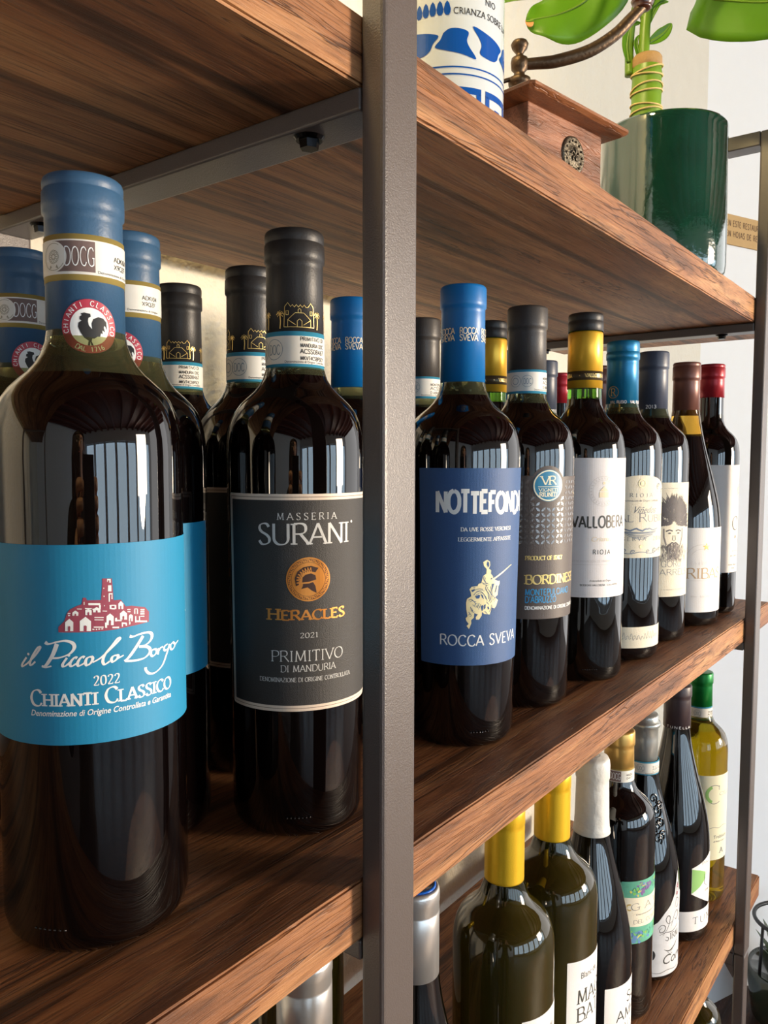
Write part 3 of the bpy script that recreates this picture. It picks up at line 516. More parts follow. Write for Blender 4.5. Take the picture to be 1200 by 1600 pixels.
# ---- blue capped bottles with the village label
CAPBLUE = mat('dusty_blue_foil', (52, 86, 118), rough=0.42, bump=0.1, bscale=900, var=0.04, spec=0.4)
TEAL = mat('teal_blue_paper', (20, 132, 176), rough=0.6, bump=0.03, bscale=1500, var=0.02)
BURG = mat('burgundy_print', (150, 66, 86), rough=0.6, var=0.03)
RED_RING = mat('crimson_seal', (178, 52, 72), rough=0.45, var=0.03)
def village_bottle(pos, z, label):
    b = Bottle(pos, z, 0.0370, 0.302, 4.5, G_RED, label, group='blue capped bottles with the village label')
    b.cap(0.239, CAPBLUE, grooves=(0.2970,), ledge=0.2878, rb=.0151)
    st = b.band(0.260, 0.2777, mat('gold_edge_foil', (176, 156, 90), rough=.45, metal=.3), 0.0153, 'seal_strip')
    R = .0153
    b.art(Art().rect(-47, 262.3, 47.5, 275.6), 'seal_paper', SEALW, st, R, 1)
    a = Art().rect(-12.8, 263.3, 4.0, 275.0)
    b.art(a, 'seal_box', mat('taupe_print', (112, 92, 88), rough=.6), st, R, 2)
    b.art(Art().disc(-12.6, 269.0, 5.9), 'seal_disc', SEALW, st, R, 3)
    a = Art().text('DOCG', -2.0, 265.6, 7.0, 11.4, thick=.085, thin=.07, serif=False, track=.12)
    b.art(a, 'seal_letters', INK_W, st, R, 4)
    a = Art().ring(-12.6, 269.0, 5.0, 5.25, a0=60, a1=330)
    for k in range(12): t = math.radians(k*30); a.ring(-12.6+1.7*math.cos(t), 269+1.7*math.sin(t), .8, 1.0, 12)
    a.poly([(-14.2, 266), (-15.2, 264.2), (-13.6, 265)]).poly([(-11, 266), (-10, 264.2), (-11.6, 265)])
    b.art(a, 'seal_emblem', mat('silver_grey_print', (150, 148, 132), rough=.5), st, R, 4)
    a = Art().text('ADKI04', 12.2, 268.9, 1.9, 9, thick=.16, thin=.16, serif=False, align='l').text('X9QZF', 12.2, 266.0, 1.8, 8, thick=.16, thin=.16, serif=False, align='l')
    a.sans('Denominazione di Origine', 5.0, 263.1, 1.1, 17, 'l')
    b.art(a, 'seal_code', INK_K, st, R, 2)
    # round rooster seal
    em = b.art(Art().disc(1.3, 242.3, 10.7), 'rooster_seal', RED_RING, None, .0154, 1)
    b.art(Art().disc(1.3, 242.3, 7.4), 'seal_disc', INK_W, em, .0154, 2)
    b.art(Art().poly(TR['rooster']), 'rooster', INK_K, em, .0154, 3)
    a = Art().arc('CHIANTI CLASSICO', 1.3, 242.3, 8.1, 192, -12, 1.9).arc('DAL 1716', 1.3, 242.3, 10.0, 240, 300, 1.9, inward=True)
    b.art(a, 'seal_letters', INK_W, em, .0154, 3)
    # front label
    lb = b.art(sheet(Art(), -62, 84.0, 60.5, 159.4, .8), 'label', TEAL, None, .0370, 1)
    b.art(Art().poly(TR['village']), 'village_silhouette', BURG, lb, .037, 2)
    a = Art()
    for q in TR['vrect']+TR['vhouse']: a.poly(q)
    b.art(a, 'village_houses', INK_W, lb, .037, 3)
    a = Art()
    for q in TR['vhole']: a.poly(q)
    b.art(a, 'village_doors', BURG, lb, .037, 4)
    a = Art()
    for i, q in enumerate(TR['script']):
        big = i in (0, 1, 10, 11, 12)
        w1 = 1.75 if i in (1, 10) else 1.25 if big else 1.0
        a.rib(smoothcurve([tuple(p) for p in q], 8), lambda dx, dy, t, w1=w1: .42+(w1-.3)*min(1, abs(math.sin(math.atan2(dy, dx)-.35))**1.3+.12))
    for p in TR['dots']: a.disc(p[0], p[1], .55, .5, 12)
    b.art(a, 'script_lettering', INK_W, lb, .037, 2)
    a = Art().text('2022', 4.3, 106.2, 3.6, 9.6, thick=.17, thin=.06)
    a.text('CHIANTI CLASSICO', 4.2, 98.9, 6.0, 57, thick=.185, thin=.07, small=.78)
    a.sans('Denominazione di Origine Controllata e Garantita', 4.2, 95.1, 2.3, 57, shear=.22, bold=.016)
    b.art(a, 'lettering', INK_W, lb, .037, 2)
    return b
v0 = village_bottle((-.0836, .0761), 0, 'blue capped bottle at the front left corner, whole teal village label showing')
def copyb(b, pos, z, dth, label, group=None):
    r = dup(b.root); vd = math.atan2(CY-pos[1], CX-pos[0])
    r.location = (pos[0], pos[1], z+.0002); r.rotation_euler = (0, 0, vd+b.thl+math.pi/2+math.radians(dth)); r['label'] = label
    if group: r['group'] = group
    return r
v0.dots(-28)
copyb(v0, (-.041, .204), 0, 15, 'blue capped bottle cut by the left picture edge, behind the front one')
copyb(v0, (-.0245, .130), 0, -22, 'blue capped bottle just right of and behind the front village one')

# ---- black label with helmet coin
CAPBLACK = mat('matt_black_foil', (40, 39, 40), rough=0.42, bump=0.1, bscale=900, var=0.05, spec=0.35)
SEALBLUE = mat('sky_blue_seal_edge', (60, 150, 185), rough=.5, var=.03)
CHAR = mat('charcoal_label_paper', (52, 50, 49), rough=0.55, bump=0.35, bscale=2500, var=0.06)
COPPER = mat('copper_foil_print', (214, 140, 62), rough=0.38, metal=0.5, var=0.12)
def helmet_bottle(pos, z, label):
    b = Bottle(pos, z, 0.0347, 0.3070, 5.8, G_RED2, label, tp=.05, group='black capped bottles with the charcoal coin label')
    cc_ = b.cap(0.2366, CAPBLACK, grooves=(0.3008,), ledge=0.2915, rb=.0149)
    doc_seal(b, .2366, .2551, SEALBLUE, uc=-11.5, docr=5.2)
    a = Art(); X0, X1, z0 = -7.4, 12.2, 257.2
    def castle(ox):
        L = lambda pts, w=.3: a.rib([(ox+x, z0+y) for x, y in pts], w)
        L([(-8, 0), (8, 0)]); L([(-8, 0), (-7.6, 10)]); L([(8, 0), (7.6, 10)]); L([(-7.6, 10), (-6, 12), (-4.5, 10), (-3.6, 11), (-2.6, 9.8), (-1.6, 11), (-.6, 9.8), (.4, 11), (1.4, 9.8), (2.4, 11), (3.4, 9.8), (4.5, 10), (6, 12), (7.6, 10)], .38)
        L([(-6, 0), (-6, 3.6), (-2.2, 7), (2.2, 7), (6, 3.6), (6, 0)]); L([(-6, 3.6), (-2, 1)]); L([(6, 3.6), (2, 1)])
        L([(-1.2, 0), (-1.2, 3), (0, 4), (1.2, 3), (1.2, 0)]); L([(-.7, 7), (-.7, 8.6), (0, 9.2), (.7, 8.6), (.7, 7)])
        for s_ in (-6.3, 6.3): L([(s_-.6, 6), (s_-.6, 8), (s_+.6, 8), (s_+.6, 6), (s_-.6, 6)])
        for s_ in (-10.2, 10.2):
            L([(s_, -.8), (s_+.3, 3), (s_, 6.5)], .6)
            for t in range(0, 360, 45): L([(s_, 6.5), (s_+1.6*math.cos(math.radians(t)), 6.8+1.5*math.sin(math.radians(t))), (s_+2.2*math.cos(math.radians(t)), 6.1+1.3*math.sin(math.radians(t)))], .34)
    for ox in (2.4, -26.5, 31): castle(ox)
    b.art(a, 'castle_print', INK_GOLD, cc_, .0151, 1)
    lb = b.art(sheet(Art(), -40.5, 66.3, 52.1, 174.0, 1.2), 'label', mat('ivory_label_edge', (232, 214, 196), rough=.5), None, .0347, 1)
    b.art(sheet(Art(), -39.1, 67.7, 50.7, 172.6, .6), 'border_line', mat('brown_border', (120, 92, 74), rough=.5), lb, .0347, 2)
    b.art(sheet(Art(), -38.8, 68.0, 50.4, 172.3, .6), 'border_inner', mat('ivory_label_edge', (232, 214, 196)), lb, .0347, 3)
    b.art(sheet(Art(), -37.5, 69.3, 49.1, 171.0, .4), 'label_field', CHAR, lb, .0347, 4)
    a = Art().text('MASSERIA', 5.6, 161.5, 3.3, 29.5, thick=.12, thin=.05, track=.42)
    a.text('SURANI', 4.8, 149.4, 10.2, 47.5, thick=.135, thin=.055, track=.04).disc(30.6, 159.6, .7)
    a.text('2021', 6.0, 103.2, 2.5, 9.0, thick=.15, thin=.06)
    a.text('PRIMITIVO', 5.9, 91.5, 5.4, 37.3, thick=.1, thin=.045)
    a.text('DI MANDURIA', 6.0, 86.3, 3.3, 28, thick=.11, thin=.05)
    a.text('DENOMINAZIONE DI ORIGINE CONTROLLATA', 5.4, 81.3, 2.1, 49, thick=.12, thin=.06)
    b.art(a, 'lettering', mat('silver_white_print', (214, 214, 212), rough=.45), lb, .0347, 5)
    a = Art().text('HERACLES', 5.6, 112.2, 5.6, 40, thick=.23, thin=.09, small=.86).disc(5.9, 132.2, 10.9)
    b.art(a, 'coin_print', COPPER, lb, .0347, 5)
    a = Art().ring(5.9, 132.2, 10.0, 10.15).ring(5.9, 132.2, 8.3, 8.45)
    for k in range(60):
        t = math.radians(k*6); c_, s_ = math.cos(t), math.sin(t); q = 8.7+.3*(k % 3); a.rib([(5.9+q*c_, 132.2+q*s_), (5.9+(q+.8)*math.cos(t+.05), 132.2+(q+.8)*math.sin(t+.05))], .3)
    for k in ('crest', 'dome', 'chin'): a.poly(TR[k])
    b.art(a, 'helmet_print', mat('dark_maroon_print', (60, 34, 26), rough=.6), lb, .0347, 6)
    a = Art(); n = 9
    for k in range(n):
        t0 = math.radians(196-k*118/n); t1 = math.radians(196-(k+.5)*118/n); t2 = math.radians(196-(k+1)*118/n)
        f_ = lambda r, t: (6.3+r*1.0*math.cos(t), 131.6+r*1.03*math.sin(t))
        a.rib([f_(4.2, t0), f_(6.4, t1)], .35); a.rib([f_(6.4, t1), f_(4.2, t2)], .35)
    b.art(a, 'crest_print', COPPER, lb, .0347, 7)
    return b
h0 = helmet_bottle((.0346, .0715), 0, 'black capped bottle with the charcoal coin label, front row left of the post')
h0.dots(2)
copyb(h0, (.080, .222), 0, -12, 'black capped bottle far back, between the village bottles and the coin label one')
copyb(h0, (.076, .148), 0, 14, 'black capped bottle standing directly behind the front coin label one')

# ---- blue bottle with the gold rider
NCAP = mat('bright_blue_foil', (8, 104, 172), rough=0.38, bump=0.05, bscale=900, var=0.03, spec=0.4)
NAVY = mat('navy_label_paper', (42, 82, 134), rough=0.55, bump=0.2, bscale=2500, var=0.04)
def rider_bottle(pos, z, label):
    b = Bottle(pos, z, 0.0371, 0.3066, 19, G_RED2, label, tp=.10, group='bright blue capped bottles')
    c = b.cap(0.2419, NCAP, ledge=0.2921, rb=.0150)
    a = Art()
    for ox in (4.2, 20.5, -12.3, -29, 37):
        a.text('ROCCA', ox, 273.4, 4.0, 13, thick=.16, thin=.14, serif=False, track=.04).text('SVEVA', ox, 268.9, 4.0, 13, thick=.16, thin=.14, serif=False, track=.04)
    b.art(a, 'cap_lettering', mat('champagne_print', (228, 218, 190), rough=.4, metal=.3), c, .01515, 1)
    lb = b.art(sheet(Art(), -28.5, 56.6, 68, 185.0, .5), 'label', NAVY, None, .0371, 1)
    random.seed(5)
    a = Art().text('NOTTEFONDA', 17.8, 156.4, 13.2, 67.5, thick=.25, thin=.22, serif=False, track=.06, jit=.045)
    for i in range(0, 0): pass
    a.text('ROCCA SVEVA', 16.0, 69.8, 7.0, 59.5, thick=.135, thin=.085, serif=False, track=.1, jit=.03)
    b.art(a, 'lettering', INK_W, lb, .0371, 2)
    a = Art().text('DA UVE ROSSE VERONESI', 17.6, 144.6, 2.4, 36, thick=.17, thin=.08).text('LEGGERMENTE APPASSITE', 17.0, 138.1, 2.4, 38, thick=.17, thin=.08)
    b.art(a, 'small_lettering', INK_W, lb, .0371, 2)
    KX = lambda q: [(p[0]*.93, p[1]) for p in q]
    a = Art().poly(KX(TR['knight'])).rib(smoothcurve(KX(TR['lance']), 5), lambda dx, dy, t: .9*(1-t)+.35)
    b.art(a, 'rider_print', INK_PALE, lb, .0371, 2)
    a = Art()
    for q in TR['kholes']: a.poly(KX(q))
    for q in TR['klines']: a.rib(smoothcurve(KX(q), 5), .34); a.rib(smoothcurve([(x+.9, y-1.0) for x, y in KX(q)], 5), .26)
    b.art(a, 'rider_shading', NAVY, lb, .0371, 3)
    return b
n0 = rider_bottle((.1953, .0671), 0, 'bright blue capped bottle right of the post, navy label with a gold rider')
n0.dots(22)
copyb(n0, (.183, .155), 0, -8, 'bright blue capped bottle behind the front row, left edge of the near post')
copyb(n0, (.176, .246), 0, 30, 'bright blue capped bottle at the very back, almost hidden by black capped ones')

# ---- brown label with the embossed petals
DKCAP = mat('dark_graphite_foil', (58, 54, 52), rough=0.42, bump=0.1, bscale=900, var=0.05, spec=0.4)
TAUPE = mat('taupe_label_paper', (80, 70, 66), rough=0.5, bump=0.15, bscale=1800, var=0.04)
def petal_bottle(pos, z, label):
    b = Bottle(pos, z, 0.0357, 0.3080, 18, G_RED2, label, tp=.08, group='bottles with the brown petal label')
    b.cap(0.2409, DKCAP, ledge=0.2912, rb=.0150)
    doc_seal(b, .2409, .2590, SEALBLUE, uc=.5, rows=('', 'MONTEPULC', 'ACSS12', 'D ABRUZZO'), bdr=1.8, docr=4.5)
    P = [(-37, 70.2), (72, 70.2), (72, 178)]+[(17.2+12.6*math.cos(math.radians(t)), 174.5+11.2*math.sin(math.radians(t))) for t in range(16, 165, 8)]+[(-37, 178)]
    lb = b.art(Art().poly(P), 'label', TAUPE, None, .0357, 1)
    a = Art(); 
    for i in range(-8, 17):
        for j in range(0, 12):
            cx, cy = -1+i*4.1, 126.5+j*4.1
            if math.hypot(cx+2.0-17.2, (cy+2.0-171)) < 14.5: continue
            if cx > 66 or cx < -34: continue
            for sx in ((1,) if (i+j) % 2 else (-1,)):
                x0, x1 = cx, cx+4.1; y0, y1 = (cy, cy+4.1) if sx > 0 else (cy+4.1, cy)
                mx_, my_ = (x0+x1)/2, (y0+y1)/2; L_ = []; 
                for t in range(5): f_ = t/4; w = .95*math.sin(math.pi*f_); L_.append((x0+(x1-x0)*(.12+.76*f_)-w*(y1-y0)/5.8, y0+(y1-y0)*(.12+.76*f_)+w*(x1-x0)/5.8))
                for t in range(3, 0, -1): f_ = t/4; w = .95*math.sin(math.pi*f_); L_.append((x0+(x1-x0)*(.12+.76*f_)+w*(y1-y0)/5.8, y0+(y1-y0)*(.12+.76*f_)-w*(x1-x0)/5.8))
                a.poly(L_)
    pt = b.art(a, 'petal_relief', mat('glossy_taupe_varnish', (104, 98, 94), rough=.16, spec=.9, coat=.6, bump=.15, bscale=700, var=.1), lb, .0357, 2); pt['kind'] = 'stuff'
    b.art(Art().disc(17.2, 171.0, 11.9), 'round_badge', mat('badge_blue', (20, 120, 160), rough=.4), lb, .0357, 3)
    a = Art().ring(17.2, 171.0, 10.6, 11.5).text('VR', 17.2, 171.6, 6.4, 12, thick=.17, thin=.08, track=-.08).rect(9, 169.9, 25.6, 170.4)
    a.text('VIGNETI', 17.2, 166.6, 2.3, 15, thick=.2, thin=.12).text('RIUNITI', 17.2, 162.8, 3.1, 14, thick=.2, thin=.12)
    b.art(a, 'badge_print', mat('cream_print', (238, 232, 200), rough=.4), lb, .0357, 4)
    a = Art().text('PRODUCT OF ITALY', 16.0, 115.2, 3.0, 30.6, thick=.18, thin=.1).text('BORDINESE', 0.8, 97.0, 6.8, 49.5, thick=.2, thin=.08, align='l', track=.05)
    b.art(a, 'gold_lettering', INK_GOLD, lb, .0357, 2)
    a = Art().text('MONTEPULCIANO', 0.8, 88.5, 4.6, 40, thick=.17, thin=.17, serif=False, align='l').text("D'ABRUZZO", 0.8, 82.9, 4.6, 25, thick=.17, thin=.17, serif=False, align='l')
    b.art(a, 'blue_lettering', mat('sky_blue_print', (40, 140, 195), rough=.45), lb, .0357, 2)
    a = Art().text('DENOMINAZIONE DI ORIGINE CONTROLLATA', 0.8, 77.6, 2.5, 57, thick=.18, thin=.16, serif=False, align='l')
    b.art(a, 'small_lettering', INK_W, lb, .0357, 2)
    return b
p0 = petal_bottle((.295, .0694), 0, 'graphite capped bottle with a brown petal label and round blue badge')
copyb(p0, (.290, .165), 0, -25, 'graphite capped bottle in the back row just right of the near post')

# ---- yellow and black cap, white label
YEL = mat('yellow_gold_foil', (226, 176, 50), rough=0.34, metal=0.45, bump=0.05, bscale=900, var=0.04)
def yellow_cap_bottle(pos, z, label):
    b = Bottle(pos, z, 0.0356, 0.3159, 17, G_GREENNECK, label, group='yellow and black capped bottles')
    b.cap(0.2516, YEL, zt=0.3004, name='capsule', rt_=.0149, rb=.0149)
    lathe('capsule_top', [(.0148, .3004), (.0150, .3006), (.0151, .3085), (.0145, .3095), (.0149, .3102), (.0149, .3140), (.0143, .3155), (.0130, .3159), (0, .3159)], CAPBLACK, b.root)
    bd = b.band(.2582, .2660, mat('bronze_band', (70, 58, 40), rough=.4), .0151)
    a = Art()
    for ox in (10, -22, 42): a.text('VALLOBERA', ox, 260.6, 3.0, 20, thick=.16, thin=.1).disc(ox-14.5, 262, .5)
    b.art(a, 'band_lettering', INK_GOLD, bd, .0151, 1)
    lb = b.art(sheet(Art(), -27, 73.8, 61, 191.6, .5), 'label', mat('pearl_label_paper', (230, 226, 226), rough=.5, bump=.08, bscale=1500, var=.012), None, .0356, 1)
    a = Art().text('VALLOBERA', 17.2, 133.3, 9.4, 52, thick=.19, thin=.16, serif=False, track=.11).text('RIOJA', 17.3, 110.6, 3.8, 16, thick=.15, thin=.13, serif=False, track=.35)
    a.sans('Embotellado en Origen', 17, 87.3, 1.7, 20, shear=.3).text('BODEGAS VALLOBERA - LAGUARDIA', 17, 83.6, 1.5, 36, thick=.16, thin=.14, serif=False)
    b.art(a, 'lettering', mat('dark_grey_print', (62, 62, 58), rough=.5), lb, .0356, 2)
    a = Art().text('DENOMINACION DE ORIGEN CALIFICADA', 17.2, 103.8, 1.7, 50, thick=.1, thin=.08, serif=False).rect(-8, 101.5, 42, 101.7)
    a.ring(17.6, 163.7, 12.4, 12.7).ring(17.6, 163.7, 9.2, 9.4)
    for k in range(26): t = math.radians(k*360/26); a.rib([(17.6+10*math.cos(t), 163.7+10*math.sin(t)), (17.6+11.6*math.cos(t+.04), 163.7+11.6*math.sin(t+.04))], .5)
    b.art(a, 'faint_print', mat('faint_grey_print', (206, 200, 196), rough=.5), lb, .0356, 2)
    a = Art().rect(14, 158.5, 22.5, 163).poly([(14, 163.6), (18.2, 168), (22.5, 163.6)]).disc(18, 170.5, 1.2).sans('Crianza', 17.4, 121.5, 4, 20, shear=.3)
    b.art(a, 'gold_print', mat('soft_gold_print', (222, 202, 166), rough=.4, metal=.2), lb, .0356, 3)
    return b
y0_ = yellow_cap_bottle((.391, .0619), 0, 'yellow and black capped bottle, tall white label, in the front row')
y0_.dots(15)
copyb(y0_, (.377, .148), 0, 30, 'yellow and black capped bottle in the back row beside the bright blue cap')

# ---- teal cap, arched cream label
TCAP = mat('metallic_teal_foil', (14, 112, 158), rough=0.32, metal=0.35, bump=0.05, bscale=900, var=0.04)
def arch_bottle(pos, z, label):
    b = Bottle(pos, z, 0.0382, 0.3030, 21, G_RED2, label, group='teal capped bottles')
    c = b.cap(0.2396, TCAP, grooves=(0.2930,), ledge=0.2858, rb=.0150)
    a = Art().ring(-9, 254, 5.2, 5.8).text('R', -9, 250.5, 7, 5, thick=.14, thin=.08)
    b.art(a, 'cap_emblem', mat('antique_gold_print', (140, 128, 92), rough=.4, metal=.4), c, .0151, 1)
    b.art(Art().text('VAL RUBIO   VAL RUBIO', 6, 243.4, 2.6, 36, thick=.18, thin=.16, serif=False), 'cap_lettering', mat('silver_white_print', (214, 214, 212)), c, .0151, 1)
    P = [(-33, 98.5), (75, 98.5), (75, 148), (70, 152), (65, 152)]+[(21+41.5*math.cos(math.radians(t)), 152+23.6*math.sin(math.radians(t))) for t in range(4, 177, 7)]+[(-23, 152), (-28, 152), (-33, 148)]
    lb = b.art(Art().poly(P), 'label', CREAM, None, .0382, 1)
    a = Art().text('RIOJA', 20.8, 155.4, 3.4, 24, thick=.14, thin=.06, track=.6).sans('Denominacion de Origen Calificada', 20.8, 151.2, 1.9, 42, shear=.2)
    a.text('VAL RUBIO', 22, 132.3, 7.8, 66, thick=.11, thin=.05, small=.8)
    a.text('RESERVA  2016', 22, 114.6, 3.6, 58, thick=.13, thin=.06, track=.5)
    a.sans('Viñedos', 24, 140.5, 6.5, 26, shear=.55)
    b.art(a, 'lettering', mat('slate_print', (104, 108, 116), rough=.5), lb, .0382, 2)
    a = Art(); random.seed(11)
    a.rib([(x, 125+.8*math.sin(x*.5)+random.uniform(-.5, .5)) for x in range(-2, 43, 2)], lambda dx, dy, t: 1.5*math.sin(math.pi*(.1+.8*t)))
    for k in range(16):
        y = 123.6-k*.45; w = 20-k*.9; a.rib(smoothcurve([(20.5-w+random.uniform(-2, 2), y), (20.5, y-.8+random.uniform(-.4, .4)), (20.5+w+random.uniform(-2, 2), y)], 3), .28)
    for sx in (-1, 1):
        for (x, y, r) in ((22, 165, 3), (31, 160, 3), (17, 104.5, 3), (27, 105, 2.4), (8, 104, 2.2), (35, 106, 3)):
            a.ring(20.8+sx*x, y, r-.5, r, 14, 20, 250).ring(20.8+sx*x*.96, y+1, r*.4, r*.4+.4, 10)
    a.rib(smoothcurve([(-2, 106), (8, 102.5), (20.8, 104), (34, 102.5), (44, 106)], 6), .6)
    b.art(a, 'engraving_print', mat('blue_grey_engraving', (98, 116, 140), rough=.55), lb, .0382, 3)
    b.art(Art().ring(20.8, 168, 3.2, 4).disc(20.8, 168, 1.8).disc(20.8, 109, 1.6), 'gold_print', INK_PALE, lb, .0382, 4)
    l2 = b.art(sheet(Art(), -33, 13.1, 75, 33.2, .5), 'lower_label', CREAM, None, .0382, 1)
    a = Art(); x = -6
    while x < 46: a.rib(smoothcurve([(x, 22+random.uniform(-2, 2)), (x+1.5, 25+random.uniform(-1, 4)), (x+3, 22.5+random.uniform(-2, 1)), (x+4.4, 23)], 4), .28); x += 3.6
    b.art(a, 'signature_print', mat('slate_print', (104, 108, 116)), l2, .0382, 2)
    return b
a0_ = arch_bottle((.4822, .0620), 0, 'teal capped bottle with an arched cream label and a small lower label')
copyb(a0_, (.479, .187), 0, -40, 'teal capped bottle in the back row between yellow and graphite caps')

# ---- slate cap, cream label with the drawn bearded head
SLATE = mat('slate_blue_foil', (58, 66, 84), rough=0.4, bump=0.08, bscale=900, var=0.05)
def beard_bottle(pos, z, label):
    b = Bottle(pos, z, 0.0377, 0.3033, 25, G_RED2, label, group='slate capped bottles')
    c = b.cap(0.2357, SLATE, ledge=0.2858, rb=.0150)
    a = Art().text('HOR..  THE M', 3, 292.2, 4.0, 46, thick=.26, thin=.22, serif=False).text('2013', -2, 243.5, 3.4, 11, thick=.2, thin=.16, serif=False)
    b.art(a, 'cap_lettering', mat('silver_white_print', (214, 214, 212)), c, .0152, 1)
    lb = b.art(sheet(Art(), -20, 48.2, 72, 166.5, .5), 'label', CREAM, None, .0377, 1)
    random.seed(3); a = Art(); a2 = Art(); cx = 26
    for k in range(900):                                   # shaggy fur hat, brush strokes
        t = random.uniform(-.1, math.pi+.1); r = 20*math.sqrt(random.uniform(.01, 1)); x = cx+r*1.05*math.cos(t); y = 123+r*1.25*math.sin(t); q = random.uniform(.8, 1.6)
        dx, dy = math.cos(t)*1.2+random.uniform(-.8, .8), math.sin(t)*1.6+random.uniform(-.6, .8); L_ = 3.2*q
        (a if random.random() < .72 else a2).rib([(x, y), (x+dx*L_*.5+random.uniform(-.5, .5), y+dy*L_*.5), (x+dx*L_, y+dy*L_+random.uniform(-.6, .6))], lambda ddx, ddy, tt: 1.25*(1-tt)+.15)
    for k in range(420):                                   # beard and moustache
        x = cx+random.gauss(0, 7.5); y = random.uniform(88, 104)-abs(x-cx)*.1; L_ = random.uniform(2, 5.5)
        (a2 if random.random() < .8 else a).rib([(x, y), (x+random.uniform(-.8, .8), y-L_*.5), (x+random.uniform(-1.4, 1.4), y-L_)], lambda ddx, ddy, tt: .5*(1-tt)+.08)
    for sx in (-1, 1):
        a.rib([(cx+sx*2, 116.5), (cx+sx*5.5, 117.6), (cx+sx*9.5, 116.2)], 1.3); a.disc(cx+sx*5.6, 114.2, 1.7, .8, 12)
        a2.rib([(cx+sx*12, 119), (cx+sx*11.6, 110), (cx+sx*9, 102)], 1.6); a.rib([(cx+sx*1.2, 112), (cx+sx*1.9, 107.6), (cx+sx*.6, 106.4)], .6)
    a.rib(smoothcurve([(cx-6, 101.5), (cx-2.5, 104.3), (cx, 103.6), (cx+2.5, 104.3), (cx+6, 101.5)], 5), 1.4); a.rib([(cx-2.5, 100.2), (cx+2.5, 100.2)], .6)
    ol = b.art(a2, 'drawing_mid_tone', mat('warm_grey_print', (132, 124, 122), rough=.6), lb, .0377, 2)
    b.art(a, 'drawing_dark_tone', mat('umber_print', (74, 68, 70), rough=.6), lb, .0377, 3)
    a = Art().text('GORU', 24.5, 79.3, 6.2, 25, thick=.09, thin=.06, serif=False).text('BARRELS', 26.5, 70.6, 6.2, 45, thick=.09, thin=.06, serif=False)
    a.scrib(30, 55.0, 1.4, 34, th=.15).scrib(20, 160.0, 1.2, 24, th=.15)
    b.art(a, 'lettering', mat('slate_print', (104, 108, 116)), lb, .0377, 2)
    return b
g0 = beard_bottle((.5776, .0638), 0, 'slate capped bottle, cream label with a drawn bearded man in a fur hat')
copyb(g0, (.581, .192), 0, 60, 'slate capped bottle in the back row right behind the graphite capped one')

# ---- brown cap, sloping shoulders, white label with a gold star
BRCAP = mat('copper_brown_foil', (112, 72, 62), rough=0.36, metal=0.3, bump=0.05, bscale=900, var=0.04)
def star_bottle(pos, z, label):
    b = Bottle(pos, z, 0.0416, 0.3016, 29, G_BURG, label, kind='burg', group='copper brown capped bottles')
    b.cap(0.2399, BRCAP, grooves=(0.2975,), ledge=0.2820, rb=.0150)
    lb = b.art(sheet(Art(), -24, 17.1, 82, 113.2, .6), 'label', PAPER, None, .0416, 1)
    a = Art(); P = []
    for k in range(10): r = 4.6 if k % 2 == 0 else 2.0; t = math.radians(90+k*36); P.append((27.9+r*1.15*math.cos(t), 91.5+r*math.sin(t)))
    a.poly(P); st = b.art(a, 'gold_star', mat('orange_gold_print', (222, 170, 90), rough=.4, metal=.2), lb, .0416, 2)
    a = Art().text('RIBAS', 29, 55.8, 11.5, 48, thick=.14, thin=.05, track=.06)
    b.art(a, 'lettering', mat('rose_gold_print', (190, 158, 116), rough=.5), lb, .0416, 2)
    a = Art().ring(22, 76, 18, 18.4, a0=20, a1=160).ring(22, 76, 13, 13.3, a0=30, a1=150).scrib(20, 71, 6, 22).rect(9, 53.2, 40, 53.5)
    a.scrib(24, 34, 3, 26)
    b.art(a, 'faint_print', mat('faint_grey_print', (206, 200, 196)), lb, .0416, 2)
    return b
s0_ = star_bottle((.6799, .0592), 0, 'copper capped sloping bottle, low white label with a small gold star')
copyb(s0_, (.655, .155), 0, 70, 'copper capped bottle in the back row between yellow and teal caps')

# ---- red cap, tall white label with a large O
RCAP = mat('metallic_red_foil', (158, 34, 48), rough=0.33, metal=0.3, bump=0.05, bscale=900, var=0.04)
def red_cap_bottle(pos, z, label):
    b = Bottle(pos, z, 0.0345, 0.3073, 40, G_FULL, label, group='red capped bottles')
    b.cap(0.2661, RCAP, grooves=(0.3035,), ledge=0.2905, rb=.0150)
    lb = b.art(sheet(Art(), -11, 51.6, 91, 183.1, .6), 'label', PAPER, None, .0345, 1)
    a = Art().text('O', 40, 103.6, 16.5, 15, thick=.11, thin=.04).sans('de', 40, 93.5, 5, 6, shear=.25)
    for i, (y, w) in enumerate(((77, 14), (71, 18), (60, 24), (56, 12))): a.scrib(40, y, 2.2, w)
    b.art(a, 'lettering', mat('dark_grey_print', (62, 62, 58)), lb, .0345, 2)
    b.art(Art().ring(50, 152, 7, 8.2).ring(50, 152, 3, 5.6), 'gold_print', mat('soft_gold_print', (222, 202, 166)), lb, .0345, 2)
    return b
r0_ = red_cap_bottle((.7671, .0540), 0, 'red capped bottle at the right end of the front row, tall white label')
copyb(r0_, (.752, .250), 0, 90, 'red capped bottle in the back row left of the front yellow capped one')

